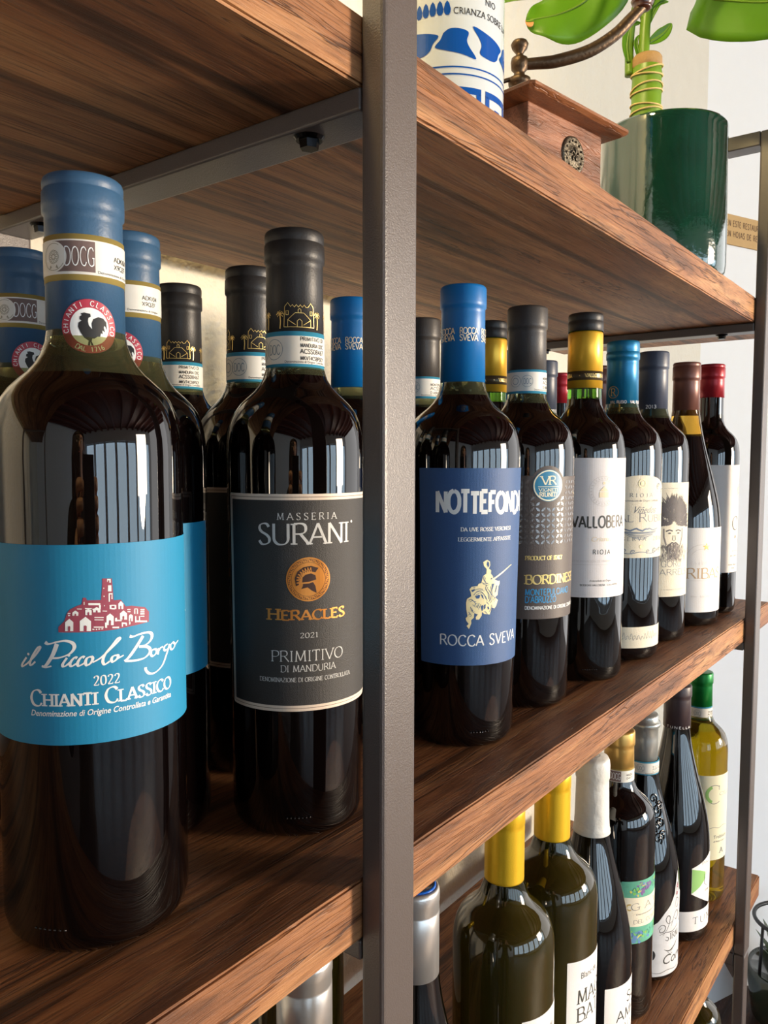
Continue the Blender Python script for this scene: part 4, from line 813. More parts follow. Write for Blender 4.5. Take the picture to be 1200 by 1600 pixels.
# ------------------------------------------------------------------ lower shelf bottles
YMET = mat('brushed_yellow_metal', (238, 194, 44), rough=0.33, metal=0.5, bump=0.1, bscale=700, var=0.03)
def ridges(z0, z1, r, n):
    P = []
    for k in range(n): z = z0+(z1-z0)*k/n; P += [(r, z), (r+.00012, z+(z1-z0)/n*.5)]
    return P
def blanc_bottle(pos, z, label):
    b = Bottle(pos, z, 0.0395, 0.3035, 50, G_OLIVE, label, group='yellow metal capped bottles of white wine')
    P = [(.0145, .2450), (.0153, .2450)]+ridges(.246, .287, .0153, 26)+[(.0150, .2885), (.0156, .2895), (.0156, .2985), (.0150, .3018), (.0130, .3035), (0, .3035)]
    lathe('capsule', P, YMET, b.root)
    lb = b.art(sheet(Art(), 14.5, 42, 88, 154.5, .6), 'label', PAPER, None, .0395, 1)
    a = Art().text('MAG', 24, 117, 12, 34, thick=.13, thin=.05, align='l', track=.1).text('BAT', 24, 101.5, 12, 31, thick=.13, thin=.05, align='l', track=.1).sans('Blanc de', 28, 138.5, 5.5, 22, 'l')
    b.art(a, 'lettering', mat('dark_grey_print', (62, 62, 58)), lb, .0395, 2)
    return b
w0_ = blanc_bottle((.2595, .065), Z1, 'yellow metal capped wine bottle on the lower shelf, nearest of the two')
copyb(w0_, (.3455, .065), Z1, 0, 'yellow metal capped wine bottle on the lower shelf, its white label showing')

def single(kind, *a, **k): return Bottle(*a, kind=kind, **k)
# white wrinkled foil
b = single('burg', (.432, .064), Z1, .0395, .2890, 52, G_FULL, zs=.93, label= 'sloping wine bottle with white foil cap on the lower shelf')
P = [(.0170, .2160), (.0176, .2162), (.0169, .2175), (.0174, .2190), (.0166, .2210), (.0160, .23), (.0152, .264), (.0150, .2675), (.0158, .2685), (.0160, .281), (.0155, .2855), (.0140, .2885), (0, .2888)]
lathe('capsule', P, mat('white_foil', (214, 214, 210), rough=.4, bump=.9, bscale=120, var=.03), b.root)
e_ = Art().ring(0, 0, 6.0, 6.6).ring(0, 0, 2.5, 3.0).build('capsule_stamp', mat('grey_stamp', (170, 168, 164)), b.root, 0, 0, 1, True)
e_.rotation_euler = (-math.pi/2, 0, 0); e_.location = (0, 0, .2891)
lb = b.art(sheet(Art(), 15, 14, 86, 84, .5), 'label', PAPER, None, .0395, 1)
a = Art().text('SO', 42, 64, 10, 20, thick=.13, thin=.1, serif=False, align='l').text('AMA', 28, 49.5, 10, 34, thick=.13, thin=.1, serif=False, align='l').text('MALV', 31, 41.5, 4, 22, thick=.13, thin=.1, serif=False, align='l', track=.4)
b.art(a, 'lettering', INK_K, lb, .0395, 2)
# gold cap, painted label
b = single('bord', (.5105, .0675), Z1, .0376, .2920, 40, G_FULL, 'gold capped bottle on the lower shelf, label painted green, blue and violet')
b.cap(.2530, mat('satin_gold_foil', (206, 166, 92), rough=.32, metal=.6, var=.03), ledge=.2775, rb=.0150)
st = b.band(.2400, .2545, mat('gold_edge_foil', (176, 156, 90)), .0153, 'seal_strip')
b.art(Art().rect(-46, 241.3, 47, 253.2), 'seal_paper', SEALW, st, .0153, 1)
b.art(Art().rect(-14, 241.8, 2.5, 252.7), 'seal_box', mat('taupe_print', (112, 92, 88)), st, .0153, 2)
b.art(Art().text('DOCG', -3.6, 244.2, 6.4, 11, thick=.1, thin=.08, serif=False), 'seal_letters', INK_W, st, .0153, 3)
b.art(Art().text('AADG', 8, 248, 2, 8, thick=.16, thin=.16, serif=False, align='l').text('0417', 8, 244.6, 2, 8, thick=.16, thin=.16, serif=False, align='l'), 'seal_code', INK_K, st, .0153, 2)
lb = b.art(sheet(Art(), 5, 84.7, 77, 149.5, .5), 'label', mat('sea_green_paint', (92, 168, 142), rough=.5, var=.3, bscale=500), None, .0376, 1)
random.seed(21); C5 = [mat('paint_blue', (96, 132, 186), rough=.5), mat('paint_violet', (120, 92, 148), rough=.5), mat('paint_green', (120, 190, 96), rough=.5), mat('paint_yellow', (206, 204, 96), rough=.5)]
for ci, cm in enumerate(C5):
    a = Art()
    for k in range(26 if ci != 3 else 12):
        up2 = random.random() < .5; x = random.uniform(8, 70); y = random.uniform(135, 146) if up2 else random.uniform(87, 99)
        if ci == 1: x, y = random.uniform(24, 40), random.uniform(136, 146)
        if ci == 0 and k > 8: x, y = random.uniform(14, 28), random.uniform(87, 98)
        a.rib(smoothcurve([(x, y), (x+random.uniform(-3, 3), y+random.uniform(-2, 2)), (x+random.uniform(-4, 4), y+random.uniform(-2, 2))], 3), lambda dx, dy, t: 2.2*math.sin(math.pi*(.15+.7*t)))
    b.art(a, 'paint_strokes', cm, lb, .0376, 2)
a = Art()
for k in range(9):
    x = 10+k*6; y = 140 if k % 2 else 93; a.rib(smoothcurve([(x, y), (x+3, y+3), (x+5, y-2), (x+8, y+1.5), (x+6, y+4)], 5), .4)
b.art(a, 'paint_outline', mat('dark_teal_print', (38, 92, 96)), lb, .0376, 3)
mid = b.art(Art().poly([(5, 103.5), (41, 101), (77, 103.5), (77, 133.5), (41, 131), (5, 133.5)]), 'label_field', CREAM, lb, .0376, 3)
a = Art().text('GAVI', 41, 119.6, 7, 52, thick=.1, thin=.045, track=.5).text('DEL COMUNE', 41, 105.4, 3.8, 46, thick=.1, thin=.05).sans('Denominazione di Origine', 41, 114, 1.7, 40)
b.art(a, 'lettering', mat('slate_print', (104, 108, 116)), lb, .0376, 4)
b.art(Art().ring(13.5, 123, 2.2, 3.6, a0=60, a1=300), 'gold_print', INK_GOLD, lb, .0376, 4)
# silver cap, embossed glass, scroll label
b = single('burg', (.591, .069), Z1, .0415, .2880, 45, G_FULL, zs=.92, label= 'silver capped bottle with scrolls moulded in the glass and a grey scrollwork label')
P = [(.0148, .2365), (.0150, .2366), (.0149, .260), (.0150, .2725), (.0168, .2740), (.0178, .2765), (.0170, .2790), (.0152, .2800), (.0152, .2850), (.0140, .2875), (0, .288)]
lathe('capsule', P, mat('pewter_foil', (168, 172, 170), rough=.3, metal=.6, bump=.1, bscale=900, var=.04), b.root)
doc_seal(b, .2225, .2372, SEALBLUE, uc=-3, R=.0166, rows=('', 'SICILIA', 'AB1187', 'DOC'), bdr=1.4, docr=4.4)
bm = bmesh.new(); random.seed(9)
def on(u, zz): t = u/1000/.0415-b.thl; r = radat(zz)+.0004; return (r*math.sin(t), -r*math.cos(t), zz)
pf = [(r, z*.92 if .08 < z < .258 else z) for r, z in prof_burg(.0415, .288)]
def radat(zz):
    for i in range(4, len(pf)-3):
        if pf[i][1] <= zz <= pf[i+1][1]: f_ = (zz-pf[i][1])/max(1e-9, pf[i+1][1]-pf[i][1]); return pf[i][0]*(1-f_)+pf[i+1][0]*f_
    return .0415
for (cu, cz, sc) in ((24, .198, 1), (30, .186, 1.2), (20, .184, 1), (26, .172, 1.3), (18, .168, .9), (34, .174, 1), (24, .158, 1.1), (32, .160, 1), (12, .178, .9), (38, .190, .9)):
    pts = []
    for k in range(22): t = k*.42+cu; q = (5.6-.22*k)*sc; pts.append(on(cu+q*math.cos(t)*(.0415/max(.02, radat(cz)))*.9, cz+q*.001*math.sin(t)))
    tube(bm, pts, .0009, 6)
frombm('moulded_scrolls', bm, b.glass.data.materials[0], b.root, smooth=True)
P = [(10, 8.5), (80, 8.5), (80, 60), (72, 84), (62, 92), (55, 98), (50.5, 112), (48.5, 122), (46, 112), (43, 97), (36, 86), (28, 79), (20, 70), (10, 64)]
lb = b.art(Art().poly(P), 'label', mat('marbled_grey_paper', (202, 204, 208), rough=.55, var=.12, bscale=600), None, .0415, 1)
a = Art(); S2 = lambda pts, w=.7: a.rib(smoothcurve(pts, 6), lambda dx, dy, t: .25+w*math.sin(math.pi*t))
S2([(20, 62), (24, 66), (29, 64), (28, 59), (23, 58), (22, 61), (25, 63)]); S2([(26, 54), (33, 62), (36, 72), (33, 75), (30, 71), (34, 66), (42, 68)]); S2([(38, 62), (44, 74), (50, 76), (52, 70), (47, 67), (44, 70)])
S2([(44, 80), (47, 90), (52, 88), (50, 80), (46, 82)]); S2([(46, 94), (49, 108), (51, 98), (48, 92)]); S2([(28, 38), (36, 35), (46, 39), (52, 45)], 1.1); S2([(30, 52), (34, 50), (33, 47), (29, 49)])
S2([(10, 14), (22, 12), (34, 14), (48, 12), (60, 14)], .3); S2([(56, 62), (60, 72), (64, 68), (60, 60), (54, 66)]); S2([(22, 55), (30, 57), (40, 56), (52, 60)], .5)
a.sans('Corvo', 26, 21, 11, 44, 'l', shear=.25).text('IRM', 36, 47.5, 7, 17, thick=.12, thin=.05, align='l').text('S.C', 33, 31, 4, 9, thick=.12, thin=.06, align='l')
b.art(a, 'scroll_print', mat('dark_grey_print', (62, 62, 58)), lb, .0415, 2)
b.art(Art().disc(12.5, 33, 5.2, 6), 'dark_spot', INK_K, lb, .0415, 2)
b.art(Art().ring(49, 104, .8, 2).ring(48, 96, .8, 1.8), 'wine_red_print', BURG, lb, .0415, 3)
# dark plum cap, split green and white label
b = single('burg', (.6847, .061), Z1, .0410, .3000, 56, G_FULL, 'plum capped sloping bottle, split green and white label above a white band')
c = b.cap(.2486, mat('plum_foil', (62, 50, 54), rough=.4, bump=.1, bscale=900), ledge=.2865, rb=.0156)
b.art(Art().text('TUNELLA', 3, 249.6, 2.7, 30, thick=.18, thin=.16, serif=False, track=.35), 'cap_lettering', INK_W, c, .0158, 1)
HEX = [(22, 92), (22, 61), (56, 42), (90, 61), (90, 92), (56, 104)]
lb = b.art(Art().poly(HEX), 'label', PAPER, None, .0410, 1)
b.art(Art().poly([(22.3, 91), (22.3, 61.5), (34, 68), (44, 76), (44, 84), (34, 88)]), 'green_patch', mat('leaf_green_print', (140, 190, 110), rough=.55), lb, .0410, 2)
a = Art().text('PINOT', 37, 93.5, 3.4, 24, thick=.12, thin=.06, align='l').rib([(42, 70), (42, 82), (46, 80), (47, 86)], .5).rib([(42, 70), (48, 66)], .5).sans('Grigio', 44, 60, 2.6, 12, 'l')
b.art(a, 'lettering', INK_K, lb, .0410, 3)
l2 = b.art(sheet(Art(), -30, 15.3, 118, 39.8, .5), 'lower_label', PAPER, None, .0410, 1)
b.art(Art().text('TUNELLA', 25, 24, 8.2, 76, thick=.13, thin=.05, align='l', track=.3).rib([(40, 19.5), (60, 19.5)], .3), 'lettering', mat('slate_print', (104, 108, 116)), l2, .0410, 2)
# green cap, straw glass
b = single('bord', (.783, .061), Z1, .0356, .2940, 30, G_GOLD, 'green capped bottle of straw yellow white wine with a cream label')
b.cap(.2500, mat('metallic_green_foil', (10, 122, 52), rough=.3, metal=.4, var=.04), ledge=.2800, rb=.0150)
doc_seal(b, .2330, .2505, SEALBLUE, uc=-3, R=.0152, rows=('', 'TREBBIANO', 'AC2047', 'DOC'), bdr=1.8)
lb = b.art(sheet(Art(), -3, 58, 63, 168.5, .5), 'label', mat('pale_yellow_paper', (226, 226, 200), rough=.6, var=.02), None, .0356, 1)
b.art(Art().ring(22, 144, 8.2, 12.3, a0=110, a1=250), 'green_letter_part', mat('leaf_green_print', (110, 168, 70)), lb, .0356, 2)
a = Art(); a.ring(22, 144, 11.6, 12.3, a0=52, a1=115).ring(22, 144, 11.6, 12.3, a0=245, a1=310).rect(28.5, 149.5, 29.3, 155.4).text('OLLI', 29.5, 142, 4.4, 26, thick=.12, thin=.05, align='l')
a.sans('Trebbiano', 22, 86, 4.5, 26, 'l').sans("d'Abruzzo", 22, 81, 2.4, 22, 'l').rib(smoothcurve([(14, 99), (22, 101), (30, 99.5), (38, 102), (48, 100)], 5), .5).text('A', 36, 66, 7, 6, thick=.2, thin=.08)
b.art(a, 'lettering', mat('slate_print', (104, 108, 116)), lb, .0356, 2)
# silver screw caps
SIL = mat('satin_silver_cap', (196, 194, 192), rough=0.3, metal=0.7, bump=0.05, bscale=900, var=0.02)
def screw(b, top_m):
    lathe('screw_cap', [(.0146, .2400), (.0153, .2400), (.0153, .2838), (.0149, .2844), (.0152, .2850), (.0152, .2905), (.0155, .2912), (.0155, .2965), (.0148, .2990), (.0132, .3000), (.0130, .2994)], SIL, b.root)
    lathe('cap_disc', [(.0131, .2985), (.0131, .3004), (.0118, .3010), (.0110, .3002), (.0, .2998)], top_m, b.root)
b = single('burg', (.128, .058), Z1, .0395, .3, 0, G_FULL, 'silver screw capped bottle with a blue disc on top, lower shelf beside the near post')
screw(b, mat('bright_blue_plastic', (24, 96, 200), rough=.25, coat=.5))
b.art(sheet(Art(), -40, 30, 60, 110, .5), 'label', PAPER, None, .0395, 1)
b = single('bord', (.0335, .0665), Z1, .0375, .3, 0, G_RED2, 'silver screw capped bottle on the lower shelf, left of the near post')
screw(b, mat('silver_disc', (188, 188, 188), rough=.3, metal=.7))
b.art(sheet(Art(), -40, 30, 60, 130, .5), 'label', CREAM, None, .0375, 1)
b = single('bord', (.168, .200), Z1, .0375, .3, 0, G_OLIVE, 'olive glass bottle in the back row of the lower shelf, left of the near post')
b.cap(.2450, YMET, ledge=.2885, rb=.0150)
b = single('bord', (.784, .060), Z0, .0375, .3, 0, G_OLIVE, 'olive glass bottle on the bottom shelf beside the right post')
b.cap(.2450, mat('olive_foil', (92, 96, 40), rough=.4), ledge=.2885, rb=.0150)

# ------------------------------------------------------------------ things on the upper shelf
ZTOP = Z3B+T3
b = single('bord', (.1942, .080), ZTOP, .0372, .3200, 5, mat('white_enamelled_glass', (202, 210, 214), rough=.18, coat=.4, var=.01), 'white enamelled bottle with cobalt blue folk pattern on the upper shelf')
COB = mat('cobalt_blue_print', (10, 76, 160), rough=.25, coat=.3, var=.02)
a = Art(); R_ = .0372
def blob(c, fl):
    P = [(-6, 13), (-3, 15.6), (2, 15.8), (6, 14), (5.2, 9), (6.5, 5), (9.6, 0), (9.2, -1.6), (3, .4), (-5, 2.6), (-9.4, 4.4), (-9.6, 6), (-7.4, 9)]
    P = [(c+1.35*x, 64.5+y) if fl > 0 else (c-1.35*x, 81-y) for x, y in P]; a.poly(smoothcurve(P+[P[0]], 4)[:-1])
for c, fl in ((5, 1), (-19.5, -1), (29.5, -1), (-44, 1), (54, 1), (-68, -1), (78, -1)): blob(c, fl)
for (y, t) in ((57.2, .9), (52.8, .9)): a.rect(-110, y-t/2, 110, y+t/2)
for k in range(-4, 5):
    c = 10+k*28; a.rect(c-12, 41.2, c+12.5, 45.2).rect(c+9, 24, c+12.5, 42).rect(c-12, 24, c-8.4, 42).rect(c-3, 28, c+3.2, 36)
for k in range(-10, 12):
    c = -14.5+k*4.6
    if -36 < c < 0 or c < -60 or c > 60: a.poly([(c-2.2, 92), (c-1.9, 89.8), (c-.9, 88.4), (c+.9, 88.4), (c+1.9, 89.8), (c+2.2, 92), (c+1.3, 95.4), (c, 97), (c-1.3, 95.4)])
b.art(a, 'blue_pattern', COB, None, R_, 1)
a = Art().sans('CRIANZA SOBRE LIAS', 3.2, 89.0, 4.3, 50, 'l').sans('NIO', 25.5, 97.5, 4.2, 9, 'l')
b.art(a, 'lettering', INK_K, None, R_, 1)
b.cap(.250, COB, ledge=.303, rb=.0150)

# coffee mill
gr = empty('coffee_grinder', (.2725, .060, ZTOP+.0002), math.radians(-10)); tag(gr, 'old wooden coffee mill with a curved iron crank on the upper shelf', 'coffee grinder')
MW = wood('mill_walnut', (104, 66, 46), (148, 98, 72), (172, 120, 92), rough=.4, sx=2, contrast=.6)
MW2 = wood('mill_lid_wood', (96, 56, 32), (136, 84, 50), (168, 112, 72), rough=.35, sx=2, contrast=.6)
IRON = mat('aged_iron', (78, 62, 46), rough=.42, metal=.75, bump=.5, bscale=300, var=.2)
hb = .0755; wd = .0997
boxo('mill_box', (0, 0, .004, wd, wd, hb), MW, gr, bev=.0012)
boxo('mill_foot', (-.006, -.006, 0, wd+.006, wd+.006, .006), MW2, gr, bev=.002)
bm = bmesh.new(); rings = []
for (o_, zz) in ((.0, hb-.0002), (.013, hb+.0002), (.0165, hb+.0022), (.0165, hb+.0045), (.0140, hb+.0062), (.004, hb+.0085), (-.02, hb+.0105)):
    c_ = .003; x0, x1 = -o_, wd+o_
    rings.append([bm.verts.new(p) for p in ((x0+c_, x0, zz), (x1-c_, x0, zz), (x1, x0+c_, zz), (x1, x1-c_, zz), (x1-c_, x1, zz), (x0+c_, x1, zz), (x0, x1-c_, zz), (x0, x0+c_, zz))])
for i in range(len(rings)-1):
    for q in range(8): bm.faces.new((rings[i][q], rings[i][(q+1) % 8], rings[i+1][(q+1) % 8], rings[i+1][q]))
bm.faces.new(rings[0][::-1]); bm.faces.new(rings[-1])
frombm('mill_lid', bm, MW2, gr)
md = lathe('medallion', [(0, .0025), (.006, .0022), (.007, .0014), (.0095, .0016), (.0125, .0022), (.0142, .0018), (.0150, 0)], mat('dark_brass', (92, 84, 70), rough=.4, metal=.7, bump=1, bscale=500, var=.25), gr, seg=40, loc=(.058, .0002, .050), rot=(math.pi/2, 0, 0))
bm = bmesh.new()
for k in range(14):
    t = k*2*math.pi/14; bmesh.ops.create_icosphere(bm, subdivisions=1, radius=.0011, matrix=Matrix.Translation((.0108*math.cos(t), .0108*math.sin(t), .0022)))
for k in range(5):
    t = k*2*math.pi/5; tube(bm, [(0, 0, .003), (.004*math.cos(t), .004*math.sin(t), .003), (.0052*math.cos(t+.5), .0052*math.sin(t+.5), .0024)], .0008, 6)
frombm('medallion_relief', bm, md.data.materials[0], md, smooth=True)
drw = boxo('drawer_front', (.012, -.003, .008, wd-.012, .0005, .030), MW2, gr, bev=.001)
lathe('knob', [(0, .010), (.004, .009), (.0048, .006), (.002, .003), (.0025, 0)], IRON, drw, seg=20, loc=(wd/2, -.003, .019), rot=(math.pi/2, 0, 0))
cxg = wd/2+.004; 
ck = lathe('crank_column', [(0, hb+.009), (.0085, hb+.009), (.0088, .090), (.0058, .0925), (.0055, .098), (.0075, .102), (.0082, .108), (.0078, .114), (.0060, .1172), (.0088, .1190), (.0092, .1235), (.0050, .1255), (.0042, .1290), (.0066, .1315), (.0072, .1365), (.0066, .1400), (.0034, .1415), (.0030, .1440), (.0062, .1480), (.0072, .1512), (.0060, .1535), (.0, .1545)], IRON, gr, seg=36, loc=(cxg, wd/2, 0))
mi = Matrix.Translation((-.2725, -.060, -(ZTOP+.0002)))
def lg(p): v = Matrix.Rotation(math.radians(10), 4, 'Z') @ (mi @ Vector(p)); return (v.x, v.y, v.z)
bm = bmesh.new()
pts = smoothcurve([(.3320, .1035, .5145), (.3430, .0890, .5160), (.3535, .0756, .5180), (.3699, .0549, .5262), (.3833, .0386, .5394), (.3919, .0286, .5526), (.3990, .0205, .5640)], 6)
tube(bm, [lg(p) for p in pts], [.0040+.0012*math.sin(math.pi*i/len(pts)) for i in range(len(pts))], 12)
frombm('crank_arm', bm, IRON, gr, smooth=True)
bm = bmesh.new(); tube(bm, [lg(p) for p in smoothcurve([(.330, .103, .503), (.322, .112, .499), (.316, .120, .494), (.312, .124, .494)], 4)], .0018, 8)
frombm('catch_lever', bm, IRON, gr, smooth=True)
q = lg((.3985, .0210, .5600))
lathe('crank_knob', [(0, 0), (.006, .0005), (.0075, .002), (.006, .0035), (.0085, .005), (.0095, .0075), (.0075, .010), (.0085, .014), (.0105, .020), (.0115, .028), (.0095, .038), (.005, .043), (0, .044)], mat('dark_varnished_wood', (74, 38, 22), rough=.3, coat=.3), gr, seg=36, loc=(q[0], q[1], q[2]))

# glazed pot with its plant
pot = empty('potted_plant', (.605, .069, ZTOP+.0002)); tag(pot, 'green glazed cylindrical pot with a thick-stemmed leafy plant on the upper shelf', 'potted plant')
GLZ = mat('green_glaze', (8, 54, 42), rough=.08, coat=1.0, spec=.8, var=.35, bscale=160, bump=.25)
lathe('glazed_pot', [(0, .003), (.055, .0), (.0610, .001), (.0650, .006), (.0662, .014), (.0660, .06), (.0652, .12), (.0648, .150), (.0652, .1560), (.0640, .1585), (.0620, .1570), (.0612, .150), (.0605, .138), (0, .138)], GLZ, pot)
lathe('soil', [(.0604, .139), (.05, .1412), (.02, .1425), (0, .142)], mat('potting_soil', (52, 38, 28), rough=.95, bump=2, bscale=200, var=.4), pot)
STEM = mat('plant_stem_green', (104, 140, 30), rough=.4, var=.3, bscale=120, bump=.2)
FIB = mat('dry_fibre', (206, 182, 120), rough=.8, bump=.5, bscale=400, var=.15)
sx, sy = -.0114, .0152
st = lathe('stem', [(0, .138), (.0150, .139), (.0156, .160), (.0152, .178), (.0158, .182), (.0152, .187), (.0155, .205), (.0150, .216), (.0157, .2195), (.0150, .223), (.0148, .232), (.0138, .2365), (.0110, .2370), (0, .2345)], STEM, pot, seg=40, loc=(sx, sy, 0), rot=(0, 0, 0))
bm = bmesh.new(); random.seed(4)
for (zz, tl, ph) in ((.166, .003, 1.0), (.180, .0035, 2.6), (.186, .005, .3), (.200, .0045, 1.9), (.204, .007, 3.5), (.218, .006, .9), (.223, .010, 2.2)):
    pts = [((.0162)*math.cos(t), .0162*math.sin(t), zz+tl*math.sin(t+ph)*.5) for t in [k*2*math.pi/28 for k in range(29)]]
    tube(bm, pts, .0009, 6)
frombm('fibre_ties', bm, FIB, st, smooth=True)
lathe('cut_bark', [(.0148, .226), (.0156, .2275), (.0153, .236), (.0135, .2385), (.0122, .2375)], mat('dry_bark', (168, 134, 88), rough=.85, bump=1.5, bscale=150, var=.3), st, seg=40)
LEAF = mat('leaf_green', (104, 154, 34), rough=.35, var=.2, bscale=60, bump=.3, spec=.5)
ln = LEAF.node_tree; pb = ln.nodes['Principled BSDF']; tr_ = ln.nodes.new('ShaderNodeBsdfTranslucent'); tr_.inputs[0].default_value = lin((160, 205, 42))
ms = ln.nodes.new('ShaderNodeMixShader'); ms.inputs[0].default_value = .38; ln.links.new(pb.outputs[0], ms.inputs[1]); ln.links.new(tr_.outputs[0], ms.inputs[2]); ln.links.new(ms.outputs[0], ln.nodes['Material Output'].inputs[0])
def leaf(name, pts, wid, side, m=LEAF, fold=.25, wav=.0, parent=pot, n=26, shape=1.0):
    """blade along a curve of world points; side = across direction"""
    C_ = smoothcurve(pts, max(3, n//(len(pts)-1))); bm = bmesh.new(); rows = []; N = len(C_); sd = Vector(side).normalized()
    for i, p in enumerate(C_):
        t = i/(N-1); w = wid*math.sin(math.pi*min(1, (t*.93+.07))**shape)**.75*.5
        if i == N-1: w = wid*.01
        tg = (Vector(C_[min(i+1, N-1)])-Vector(C_[max(i-1, 0)])).normalized(); s_ = (sd-tg*sd.dot(tg)).normalized(); nn = tg.cross(s_)
        row = []
        for k in (-1, -.75, -.5, -.25, 0, .25, .5, .75, 1):
            off = s_*w*k+nn*(fold*w*abs(k)**1.4+wav*wid*math.sin(t*17+k*2.1)*abs(k)*.2); row.append(bm.verts.new(Vector(p)+off-Vector((.605, .069, ZTOP+.0002))))
        rows.append(row)
    for i in range(N-1):
        for k in range(8): bm.faces.new((rows[i][k], rows[i][k+1], rows[i+1][k+1], rows[i+1][k]))
    o = frombm(name, bm, m, parent, smooth=True)
    sm = o.modifiers.new('t', 'SOLIDIFY'); sm.thickness = .0006; sm.offset = 0
    bm = bmesh.new(); tube(bm, [tuple(Vector(p)-Vector((.605, .069, ZTOP+.0002))) for p in C_[:-2]], [.0016*(1-.7*i/N)+.0003 for i in range(N-2)], 6)
    frombm('midrib', bm, STEM, o, smooth=True); return o
Rv = Vector((.6, -.8, 0)); Fv = Vector((.8, .6, 0))
P0 = Vector((.605, .069, 0))
def W_(px, zz, d=0): return tuple(Vector((.605, .069, 0))+Rv*((px-1033)/1234*.93)+Fv*d+Vector((0, 0, zz)))
def stalk(name, pts, r0, r1):
    bm = bmesh.new(); C_ = smoothcurve(pts, 6); n = len(C_)
    tube(bm, [tuple(Vector(p)-Vector((.605, .069, ZTOP+.0002))) for p in C_], [r0+(r1-r0)*i/(n-1) for i in range(n)], 10); return frombm(name, bm, STEM, pot, smooth=True)
stalk('shoot', [W_(1003, .606), W_(1003, .63), W_(1005, .66), W_(1012, .70), W_(1020, .75), W_(1026, .80)], .0062, .0045)
stalk('shoot', [W_(985, .600, .004), W_(984, .63, .004), W_(987, .66), W_(995, .685)], .0052, .003)
stalk('petiole', [W_(1003, .655), W_(985, .69), W_(965, .715), W_(950, .735)], .0040, .0028)
stalk('petiole', [W_(1010, .675), W_(1030, .70), W_(1050, .72), W_(1062, .725)], .0038, .0026)
leaf('small_leaf', [W_(1010, .632), W_(1022, .637), W_(1032, .643), W_(1041, .652)], .013, (0, 0, 1), fold=.5)
leaf('small_leaf', [W_(1008, .65), W_(1014, .663), W_(1022, .672), W_(1036, .674)], .007, (0, 0, 1), fold=.4)
leaf('small_leaf', [W_(1008, .668), W_(1020, .68), W_(1030, .69), W_(1036, .70)], .014, (0, 0, 1), fold=.5)
leaf('small_leaf', [W_(982, .612), W_(979, .63), W_(984, .647), W_(998, .652)], .012, (1, 0, 0), fold=.6)
leaf('small_leaf', [W_(1000, .612), W_(996, .622), W_(993, .632), W_(996, .640)], .009, (1, 0, 0), fold=.5)
leaf('large_leaf', [W_(1062, .725), W_(1066, .700, -.005), W_(1085, .674, -.01), W_(1115, .664, -.02), W_(1150, .657, -.03), W_(1190, .652, -.045), W_(1235, .645, -.06), W_(1270, .632, -.075)], .074, (-.35, .45, .82), fold=.18, wav=.25)
leaf('large_leaf', [W_(1058, .727), W_(1040, .716, -.03), W_(1010, .712, -.06), W_(975, .715, -.09)], .055, (.5, .3, .4), fold=.2, wav=.2)
leaf('large_leaf', [W_(1060, .728), W_(1080, .722, .03), W_(1110, .706, .06), W_(1146, .692, .08)], .06, (.3, .2, .9), fold=.2, wav=.2)
leaf('large_leaf', [W_(965, .728), W_(945, .696), W_(918, .674), W_(885, .662), W_(855, .657), W_(836, .655)], .070, (.30, -.2, .85), fold=.2, wav=.25, shape=.8)
leaf('dry_leaf_tip', [W_(846, .655), W_(841, .654), W_(835, .654)], .012, (.30, -.2, .85), m=mat('dry_leaf_brown', (214, 150, 84), rough=.7, var=.2), fold=.1)
leaf('large_leaf', [W_(960, .735), W_(925, .706, -.03), W_(890, .690, -.05), W_(850, .681, -.06), W_(838, .679, -.06)], .026, (.3, -.2, .8), fold=.3, wav=.2)
leaf('large_leaf', [W_(950, .740), W_(900, .722, .02), W_(850, .703, .03), W_(785, .697, .04)], .05, (.5, .2, .5), fold=.2, wav=.2)
leaf('large_leaf', [W_(1026, .80), W_(1000, .84), W_(950, .86), W_(890, .85)], .09, (.6, .7, .1), fold=.2, wav=.2)
leaf('large_leaf', [W_(1026, .80), W_(1060, .83), W_(1110, .84), W_(1170, .82)], .09, (.6, .7, .1), fold=.2, wav=.2)

# notice on the far wall
wa = math.atan2(-.39, .92)
sg = empty('wall_notice', (1.735, YW, .75), wa); tag(sg, 'small tan notice with two typed lines on the white wall behind the pot', 'sign')
boxo('notice_board', (.02, -.006, -.036, .36, -.0005, .036), mat('tan_card', (196, 160, 106), rough=.7, var=.05), sg, bev=.001)
bm_ = Art().text('EN ESTE RESTAURANTE', 74, 8, 13.5, 160, thick=.17, thin=.15, serif=False, align='l', track=.2).text('EN HOJAS DE RECL.', 74, -17, 13.5, 143, thick=.17, thin=.15, serif=False, align='l', track=.2)
o = bm_.build('notice_text', mat('brown_ink', (112, 84, 56), rough=.7), sg, 0, 0, 1, True); o.location = (0, -.0064, 0)
